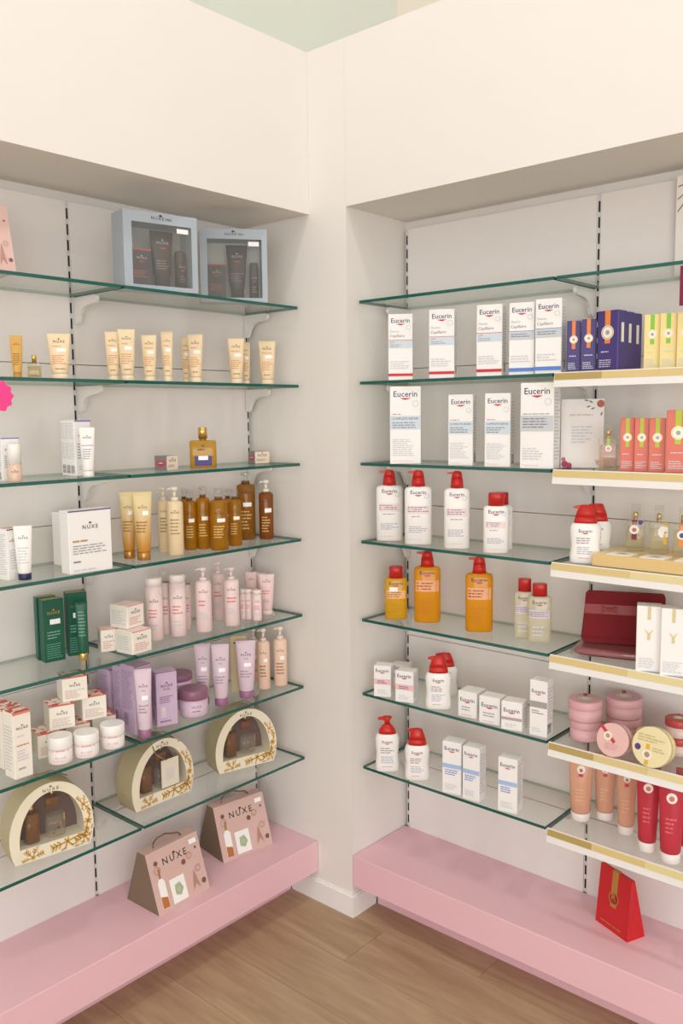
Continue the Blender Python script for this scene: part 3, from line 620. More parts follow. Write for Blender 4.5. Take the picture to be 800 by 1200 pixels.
M_gb = mat('gift_grey_blue', 'aab4bc', .42, noise=.02, scale=20); M_dk = mat('charcoal_pack', '564c48', .35); M_silver = mat('silver_tray', 'cac8c2', .35, .1)
def b_grey_gift_box(o, style, W, D, H, kw):
    wl_, wr_, wb, wt = -.39*W, .42*W, .06*H, .86*H
    mb = MB(); y0, y1 = -D/2, D/2
    mb.box(-W/2, wl_, y0, y1, 0, H, M_gb); mb.box(wr_, W/2, y0, y1, 0, H, M_gb)
    mb.box(wl_, wr_, y0, y1, 0, wb, M_gb); mb.box(wl_, wr_, y0, y1, wt, H, M_gb)
    mb.build('box_frame', o)
    MB().box(wl_, wr_, y1 - .004, y1, wb, wt, M_silver).build('inner_tray', o)
    ww = wr_ - wl_; yc = y0 + D*.34
    a = MB().box(wl_ + .01*ww, wl_ + .33*ww, yc - D*.22, yc + D*.2, wb + .001, wb + .58*(wt-wb), M_dk).build('inner_carton', o)
    sf = lambda cx, yy: (lambda u, v, l: (cx + u, yy - l, wb + v))
    hc = .58*(wt-wb)
    print_on([('rect', -.5, .5, .965, 1, flat('d8623a')), ('tree', 0, .80, .1, LINEC), ('text', 'NUXE', 0, .72, .5, LINEC, 0, 1.3), ('rect', -.12, .12, .64, .67, flat('d8623a')), ('lines', -.4, .4, .2, .42, 4, flat('c0705a'))], sf(wl_ + .17*ww, yc - D*.22), .32*ww, hc, a)
    t = MB(); tw = .40*ww; tx = wl_ + .55*ww; ht = .92*(wt-wb)
    ts = [(wb + .001, tw*.3, D*.24, 2), (wb + .2*ht, tw*.31, D*.24, 2), (wb + .21*ht, tw*.34, D*.25, 2), (wb + .6*ht, tw*.42, D*.18, 2), (wb + ht, tw*.5, .002, 2.5)]
    t = t.loft(ts, M_dk, 20, ox=tx, oy=yc).build('inner_tube', o)
    os_ = on_loft(ts)
    def s2(u, v, l):
        x, y, z = os_(u, wb + v, l); return (tx + x, yc + y, z)
    print_on([('tree', 0, .83, .1, LINEC), ('text', 'NUXE', 0, .76, .5, LINEC, 0, 1.3), ('rect', -.12, .12, .68, .70, flat('d8623a')), ('lines', -.3, .3, .3, .48, 4, flat('9a8a82'))], s2, tw, ht, t)
    bx = wl_ + .86*ww; hb = .62*(wt-wb); rb = .085*ww
    b = MB().loft([(wb + .001, rb, rb, 2), (wb + hb*.9, rb, rb, 2), (wb + hb, rb*.85, rb*.85, 2)], M_dk, 18, ox=bx, oy=yc).build('inner_bottle', o)
    print_on([('text', 'NUXE', 0, .55, .7, LINEC, 0, 1.3), ('rect', -.15, .15, .46, .49, flat('d8623a')), ('lines', -.35, .35, .15, .35, 3, flat('9a8a82'))], lambda u, v, l: (bx + u*.8, yc - rb*.97 - l, wb + v), rb*2, hb, b)
    MB().box(wl_, wr_, y0 + .002, y0 + .0026, wb, wt, clear('window_film', 'f4f4f2', .03, 'ffffff')).build('window_film', o)
    print_on([('tree', .0, .955, .05, BLACKP), ('text', 'NUXE', -.04, .91, .17, BLACKP, .01, 1.4), ('text', 'MEN', .11, .91, .08, BLACKP)], front_of(D), W, H, o)
    print_on([('sticker', .22, .38, .77, .83, STICK)], lambda u, v, l: (u, y0 + .0018 - l, v), W, H, o)

M_arch = mat('arch_cream', 'ece4cc', .45, noise=.015, scale=20); M_archs = mat('arch_side_olive', 'b8ac88', .5, noise=.03, scale=20); M_flake = mat('flake_gold', 'd6a648', .4, .3)
M_plum = mat('inner_plum', '6d5450', .4); M_bronze = amber('bronze_oil', 'b0722e', '9a6228', .6)
def b_arch_gift_box(o, style, W, D, H, kw):
    t0 = R(27); bb_ = H/(1 + math.sin(t0)); vc = H - bb_; a = W/2; N = 30
    outer = []; inner = []
    for i in range(N+1):
        th = -t0 + (math.pi + 2*t0)*i/N
        outer.append((a*math.cos(th), max(0, vc + bb_*math.sin(th))))
        ti = math.pi*i/N; inner.append((.385*W*math.cos(ti), .24*H + .635*H*math.sin(ti)))
    inner[0] = (.385*W, .19*H); inner[-1] = (-.385*W, .19*H)
    y0, y1 = -D/2, D/2; n = N+1
    fr = MB(); vs_ = [(x, y0, z) for x, z in outer] + [(x, y0, z) for x, z in inner]
    fs = [(i, i+1, n+i+1, n+i) for i in range(N)] + [(0, n, 2*n-1, n-1)]
    vs_ += [(x, y0 + D*.7, z) for x, z in inner]
    fs2 = [(n+i, n+i+1, 2*n+i+1, 2*n+i) for i in range(N)] + [(2*n-1, n, 2*n, 3*n-1)]
    fr.add(vs_, fs, M_arch); fr.add(vs_, fs2, M_arch); fr.build('front_frame', o, recalc=False)
    sh = MB(); vs_ = [(x, y, z) for y in (y0 + .0005, y1) for x, z in outer]
    sh.add(vs_, [(i, i+1, n+i+1, n+i) for i in range(N)] + [(n-1, 0, n, 2*n-1)], M_archs, True); sh.add(vs_, [tuple(range(n, 2*n))], M_archs)
    sh.build('box_shell', o)
    MB().add([(x*1.02, y0 + D*.7, z) for x, z in inner], [tuple(range(n))], M_plum).build('inner_tray', o, recalc=False)
    zb = .2*H
    MB().loft([(zb + .001, .085*W, D*.2, 3), (zb + .40*H, .085*W, D*.2, 3)], M_bronze, 20, ox=-.2*W, oy=y0 + D*.36).build('inner_bottle', o)
    MB().loft([(zb + .40*H, .03*W, .03*W, 2), (zb + .50*H, .03*W, .03*W, 2)], GOLDM, 14, ox=-.2*W, oy=y0 + D*.36).build('inner_cap', o)
    MB().loft([(zb + .001, .12*W, D*.2, 2.4), (zb + .3*H, .12*W, D*.2, 2.4)], M_clear, 20, ox=.08*W, oy=y0 + D*.36).build('inner_candle', o)
    MB().loft([(.62*H, .085*W, D*.15, 3), (.75*H, .085*W, D*.15, 3)], M_bronze, 18, ox=.05*W, oy=y0 + D*.36).build('inner_flacon', o)
    MB().loft([(.75*H, .022*W, .022*W, 2), (.84*H, .022*W, .022*W, 2)], GOLDM, 12, ox=.05*W, oy=y0 + D*.36).build('inner_cap', o)
    MB().add([(x, y0 + .0015, z) for x, z in inner], [tuple(range(n))], clear('window_film', 'f4f4f2', .03, 'ffffff')).build('window_film', o, recalc=False)
    print_on([('tree', 0, .942, .035, BLACKP), ('text', 'NUXE', 0, .885, .19, BLACKP, .005, 1.5)], front_of(D), W, H, o)
    def flake(cx, cz, r, sub=3):
        mb = MB()
        for k in range(6):
            an = k*math.pi/3 + .2; dx, dz = math.cos(an), math.sin(an)
            def seg(p, q, w_):
                ex, ez = q[0]-p[0], q[1]-p[1]; L = math.hypot(ex, ez) or 1; nx, nz = -ez/L*w_, ex/L*w_
                pts = [(p[0]+nx, p[1]+nz), (q[0]+nx, q[1]+nz), (q[0]-nx, q[1]-nz), (p[0]-nx, p[1]-nz)]
                for ax, az in pts:
                    if az < .002 or ((ax/a)**2 + ((az-vc)/bb_)**2) > .97: return
                    if abs(ax) < .385*W and az > .19*H and (ax/(.385*W))**2 + (max(0, az-.24*H)/(.635*H))**2 < 1: return
                mb.add([(ax, y0 - .0005, az) for ax, az in pts], [(0, 1, 2, 3)], M_flake)
            for s_ in range(4): seg((cx + dx*r*s_/4, cz + dz*r*s_/4), (cx + dx*r*(s_+1)/4, cz + dz*r*(s_+1)/4), r*.05)
            for t in (.4, .62, .82):
                for sg in (-1, 1):
                    b = an + sg*.9; seg((cx + dx*r*t, cz + dz*r*t), (cx + dx*r*t + math.cos(b)*r*.3, cz + dz*r*t + math.sin(b)*r*.3), r*.045)
        if mb.v: mb.build('snowflake', o, recalc=False)
    flake(.17*W, .13*H, .2*W); flake(.43*W, .33*H, .19*W); flake(-.24*W, .05*H, .13*W); flake(.38*W, .58*H, .13*W); flake(.38*W, .12*H, .12*W)
    # gold ornament inside
    mb = MB(); mb.tube([(.02*W, y0 + D*.14, .26*H), (.10*W, y0 + D*.14, .33*H), (.06*W, y0 + D*.14, .42*H), (.02*W, y0 + D*.14, .38*H)], .0018, GOLDM, 6)
    mb.tube([(.16*W, y0 + D*.14, .3*H), (.16*W, y0 + D*.14, .52*H)], .0014, GOLDM, 6); mb.build('inner_ornament', o)
    # cord over the top
    MB().tube([(-.12*W, y0 - .002, .8*H), (-.16*W, y0 - .002, .93*H), (-.13*W, y0 + D*.35, 1.0*H), (.0, y1 - .01, 1.03*H), (.2*W, y0 + D*.6, .985*H), (.26*W, y0 - .002, .88*H)] if style == 'tag' else [(-.26*W, y0 + D*.5, .955*H), (-.1*W, y0 + D*.7, 1.04*H), (.1*W, y0 + D*.7, 1.045*H), (.27*W, y0 + D*.5, .95*H)], .0017, mat('cord_brown', '9a8462', .6), 6).build('cord', o)
    if style == 'tag':
        t = MB().box(-.04*W, .24*W, y0 - .0035, y0 - .002, .22*H, .66*H, mat('tag_paper', 'e6ddc8', .5)).build('paper_tag', o)
        print_on([('bar', -.25, .25, .25, .7, LINEC)], lambda u, v, l: (.1*W + u, y0 - .0035 - l, .22*H + v), .28*W, .44*H, t)
        MB().tube([(-.12*W, y0 - .0035, .8*H), (-.02*W, y0 - .004, .70*H), (.05*W, y0 - .0038, .655*H)], .0012, mat('cord_brown', '9a8462', .6), 6).build('cord', o)

M_dood = mat('doodle_pink', 'd6b4ab', .5, noise=.02, scale=15); M_dside = mat('doodle_side_taupe', '7d6b58', .55); M_brown = mat('doodle_brown', '7d5546', .5)
def b_handle_carton(o, style, W, D, H, kw):
    y0 = -D/2; rg = D*.12
    q = [(y0, 0), (-rg, H), (rg, H), (D/2, 0)]
    mb = MB(); vs_ = [(x, y, z) for x in (-W/2, W/2) for y, z in q]
    mb.add(vs_, [(0, 1, 5, 4), (1, 2, 6, 5), (2, 3, 7, 6), (3, 0, 4, 7)], M_dood); mb.add(vs_, [(0, 1, 2, 3), (4, 5, 6, 7)], M_dside)
    mb.build('carton_body', o)
    sl = (D/2 - rg)/H; L = math.hypot(D/2 - rg, H)
    def sf(u, v, l): return (u, y0 + (D/2-rg)*v/L - l*H/L, H*v/L + l*(D/2-rg)/L)
    W1, W2, OR = WHITEP, flat('b5c0a0'), flat('b8743c')
    print_on([('tree', .0, .835, .06, BLACKP), ('text', 'NUXE', 0, .72, .46, BLACKP, .008, 1.4),
              ('poly', [(-.40, .06), (-.27, .05), (-.27, .48), (-.31, .54), (-.36, .54), (-.40, .48)], W1), ('poly', [(-.395, .065), (-.275, .055), (-.275, .22), (-.395, .26)], OR), ('rect', -.355, -.32, .54, .70, GOLDP),
              ('poly', [(-.20, .05), (.08, .05), (.08, .45), (-.20, .45)], W1), ('poly', [(-.13, .18), (-.03, .14), (.03, .24), (-.02, .36), (-.12, .34)], W2), ('ring', -.06, .25, .05, .062, flat('9aa884')),
              ('disc', -.36, .80, .035, M_brown), ('disc', .13, .62, .04, M_brown), ('disc', .42, .18, .04, M_brown), ('disc', .40, .76, .02, M_brown), ('ring', -.36, .68, .05, .058, flat('b08a80')),
              ('poly', [(.2, .1), (.27, .42), (.34, .1), (.27, .2)], flat('b4897c')), ('ring', .36, .42, .04, .05, flat('b4897c')), ('ring', .25, .68, .04, .05, flat('b4897c'))] + ([('sticker', .30, .44, .84, .92, STICK)] if style == 'doodle' else []), sf, W, L, o)
    MB().tube([(-.28*W, 0, H - .003), (-.27*W, 0, H + .012), (-.2*W, -.002, H + .024), (-.05*W, -.003, H + .026), (.1*W, -.002, H + .016), (.2*W, 0, H + .012), (.28*W, 0, H - .003)], .0022, M_brown, 8).build('handle', o)

M_rbag = mat('gift_bag_red', 'cc2228', .4); M_rbags = mat('gift_bag_red_side', 'c01e24', .42); M_tan = mat('bag_ribbon', 'b8863e', .4)
def b_gift_bag(o, style, W, D, H, kw):
    y0 = -D/2
    vs_ = [(-W/2, y0, 0), (W/2, y0, 0), (W/2, D/2, 0), (-W/2, D/2, 0), (-W*.48, -D*.28, H), (W*.48, -D*.28, H), (W*.48, -D*.1, H), (-W*.48, -D*.1, H), (W*.44, 0, H*.45), (-W*.44, 0, H*.45)]
    MB().add(vs_, [(0, 1, 5, 4), (3, 2, 1, 0), (4, 5, 6, 7), (2, 3, 7, 6), (1, 2, 8), (2, 6, 8), (6, 5, 8), (5, 1, 8), (0, 9, 3), (3, 9, 7), (7, 9, 4), (4, 9, 0)], M_rbag).build('bag_body', o, recalc=False)
    L = math.hypot(H, D*.22)
    def sf(u, v, l): return (u, y0 + D*.22*v/L - l, H*v/L)
    print_on([('rect', -.09, .09, .40, 1, M_tan), ('disc', 0, .55, .15, flat('9a2a20')), ('ring', 0, .55, .125, .15, M_tan), ('text', 'R', 0, .52, .13, M_tan, .02), ('lines', -.34, .34, .07, .12, 1, M_tan)], sf, W, L, o)
    MB().box(-W*.09, W*.09, -D*.29, -D*.09, H, H + .0012, M_tan).build('ribbon', o)

M_clutch = mat('clutch_wine', '7a0c17', .75, noise=.12, scale=60, bump=.3); M_clb = mat('clutch_band', '921e1c', .35)
def b_clutch(o, style, W, D, H, kw):
    D = max(D, .03)
    # body: side profile thick at the bottom, tapering to the top
    ol = [(-.50, .10), (-.47, .02), (.47, .0), (.5, .06), (.5, .93), (.485, .985), (.46, 1), (-.42, 1.0), (-.45, .96)]
    n = len(ol)
    def dep(z): return D*(.5 - .32*z)
    vs_ = [(x*W, -dep(z), z*H) for x, z in ol] + [(x*W, dep(z)*.6, z*H) for x, z in ol]
    MB().add(vs_, [tuple(range(n)), tuple(range(2*n-1, n-1, -1))] + [(i, n+i, n+(i+1) % n, (i+1) % n) for i in range(n)], M_clutch).build('bag_body', o)
    fl = [(-.485, .14), (.497, .14), (.5, .93), (.485, .988), (.46, 1.004), (-.42, 1.004), (-.452, .96)]
    n = len(fl); vs_ = [(x*W, -dep(z) - .004, z*H) for x, z in fl] + [(x*W, -dep(z) - .0002, z*H) for x, z in fl]
    f = MB().add(vs_, [tuple(range(n)), tuple(range(2*n-1, n-1, -1))] + [(i, n+i, n+(i+1) % n, (i+1) % n) for i in range(n)], M_clutch).build('flap', o)
    MB().prism([(-dep(.62) - .0065, .58*H), (-dep(.78) - .0055, .76*H), (-dep(.78) - .003, .76*H), (-dep(.62) - .003, .58*H)], 'x', -.463*W, .497*W, M_clb).build('band', o)
    bw = MB(); zc = .67*H; yb = -dep(.67) - .008
    for s_ in (-1, 1): bw.prism([(-.16*W, zc), (-.16*W + s_*.09*W, zc + .075*H), (-.16*W + s_*.10*W, zc - .08*H)], 'y', yb - .003, yb + .003, M_clb)
    bw.box(-.175*W, -.145*W, yb - .005, yb + .003, zc - .04*H, zc + .04*H, M_clb); bw.build('bow', o)
def b_packet(o, style, W, D, H, kw):
    MB().loft([(0, W*.48, D*.45, 6), (H*.35, W*.5, D*.5, 8), (H*.6, W*.5, D*.49, 8), (H, W*.47, D*.42, 6)], mat('packet_wine', '8e2a38', .3, coat=.6), 28).build('packet_body', o)
    MB().loft([(H*.3, W*.515, D*.515, 8), (H*.55, W*.515, D*.51, 8), (H + .0012, W*.48, D*.44, 6)], M_film, 28, capb=False).build('film_wrap', o)
def b_tray(o, style, W, D, H, kw):
    g = mat('tray_gold', 'e6c88a', .28, .25)
    bevel_box('tray_body', W, D, H, g, o, .003)
    for k in range(4):
        x = -W/2 + .06 + k*.078
        c = MB().box(x - .028, x + .028, -D/2 + .008, -D/2 + .056, H, H + .0012, WHITEP).build('scent_card', o)
        col = [flat('a8b088'), flat('9aa878'), flat('e07858'), flat('c8b070')][k]
        print_on([('poly', [(-.3, .0), (-.05, .18), (.3, .05), (.1, -.2), (-.15, -.12)], col)], lambda u, v, l, x=x: (x + u, -D/2 + .032 + v, H + .0012 + l), .056, .048, c)
TIN = {'pink': (mat('tin_pink', 'e2b3b6', .35), mat('tin_pink_face', 'e6bcb6', .35), flat('cc3848')), 'yellow': (mat('tin_yellow', 'e6d39a', .35), mat('tin_yellow_face', 'ecdfb0', .35), flat('e8b43a'))}
def b_tin(o, style, W, D, H, kw):
    side, face, rib = TIN[style]; r = W/2; T = .036; tilt = R(12)
    M = Matrix.Translation((0, -r + T*.5, 0)) @ Matrix.Rotation(-tilt, 4, 'X')
    # tin axis along -Y (towards the viewer), resting on its rim, leaning back
    A = Matrix.Rotation(R(90), 4, 'X')
    def fin(mb, nm, par=o):
        mb.xform(Matrix.Translation((0, 0, r)) @ A)
        mb.xform(M)
        return mb.build(nm, par)
    fin(MB().loft([(0 - T/2, r*.92, r*.92, 2), (-T/2 + .002, r*.96, r*.96, 2), (T*.1, r*.96, r*.96, 2)], side, 36), 'tin_body')
    fin(MB().loft([(T*.1, r, r, 2), (T/2 - .0015, r, r, 2), (T/2, r*.97, r*.97, 2)], face, 36), 'lid')
    def sf(u, v, l):
        return tuple(M @ (Matrix.Translation((0, 0, r)) @ A @ Vector((u, v, T/2 + l))))
    if style == 'pink': el = [('poly', [(-.44, .36), (-.36, .42), (.12, -.02), (.05, -.1)], rib), ('disc', -.14, .10, .13, CARDC), ('disc', -.14, .10, .07, flat('c09a70')), ('lines', -.2, .3, -.3, -.1, 4, flat('d8a0a0'))]
    else: el = [('rect', -.12, -.02, -.46, .06, rib), ('disc', -.07, -.2, .13, CARDC), ('disc', -.07, -.2, .07, flat('b09070')), ('disc', -.33, -.06, .08, flat('5a3f86')), ('lines', -.35, .35, .1, .3, 3, flat('c8b888')), ('lines', 0.05, .4, -.1, .02, 2, flat('c8b888'))]
    print_on(el, sf, W, W, o)
def b_card(o, style, W, D, H, kw):
    D = .0016
    MB().box(-W/2, W/2, -D/2, D/2, 0, H, mat('card_white', 'efeae6', .45)).build('card_sheet', o)
    MB().prism([(D/2, H*.5), (D/2, 0), (.03, 0)], 'x', -.008, .008, mat('card_back', 'd8d2ca', .6)).build('easel', o)
    P, G = flat('b8456a'), flat('6d7f4a')
    el = [('disc', .42, .93, .09, flat('b06a48')), ('disc', -.40, .05, .08, P), ('disc', -.30, .03, .07, P), ('disc', -.43, .12, .05, flat('c8708a'))]
    for (cx, cz, an) in [(.25, .94, 2.6), (.15, .97, 2.9), (.3, .88, 3.6), (.46, .82, 4.4), (.2, .9, 3.4)]:
        l_ = .12; el.append(('poly', [(cx, cz), (cx + l_*math.cos(an+.3)*.6, cz + l_*math.sin(an+.3)*.35), (cx + l_*math.cos(an), cz + l_*math.sin(an)*.6), (cx + l_*math.cos(an-.3)*.6, cz + l_*math.sin(an-.3)*.35)], G))
    el += [('poly', [(.3, .14), (.36, .10), (.44, .12), (.38, .06), (.46, .02), (.35, .05)], flat('d8b0a0')), ('lines', -.3, .28, .74, .8, 1, flat('d9c8b0')), ('lines', -.25, .25, .35, .62, 6, LINEC)]
    print_on(el, front_of(D), W, H, o)

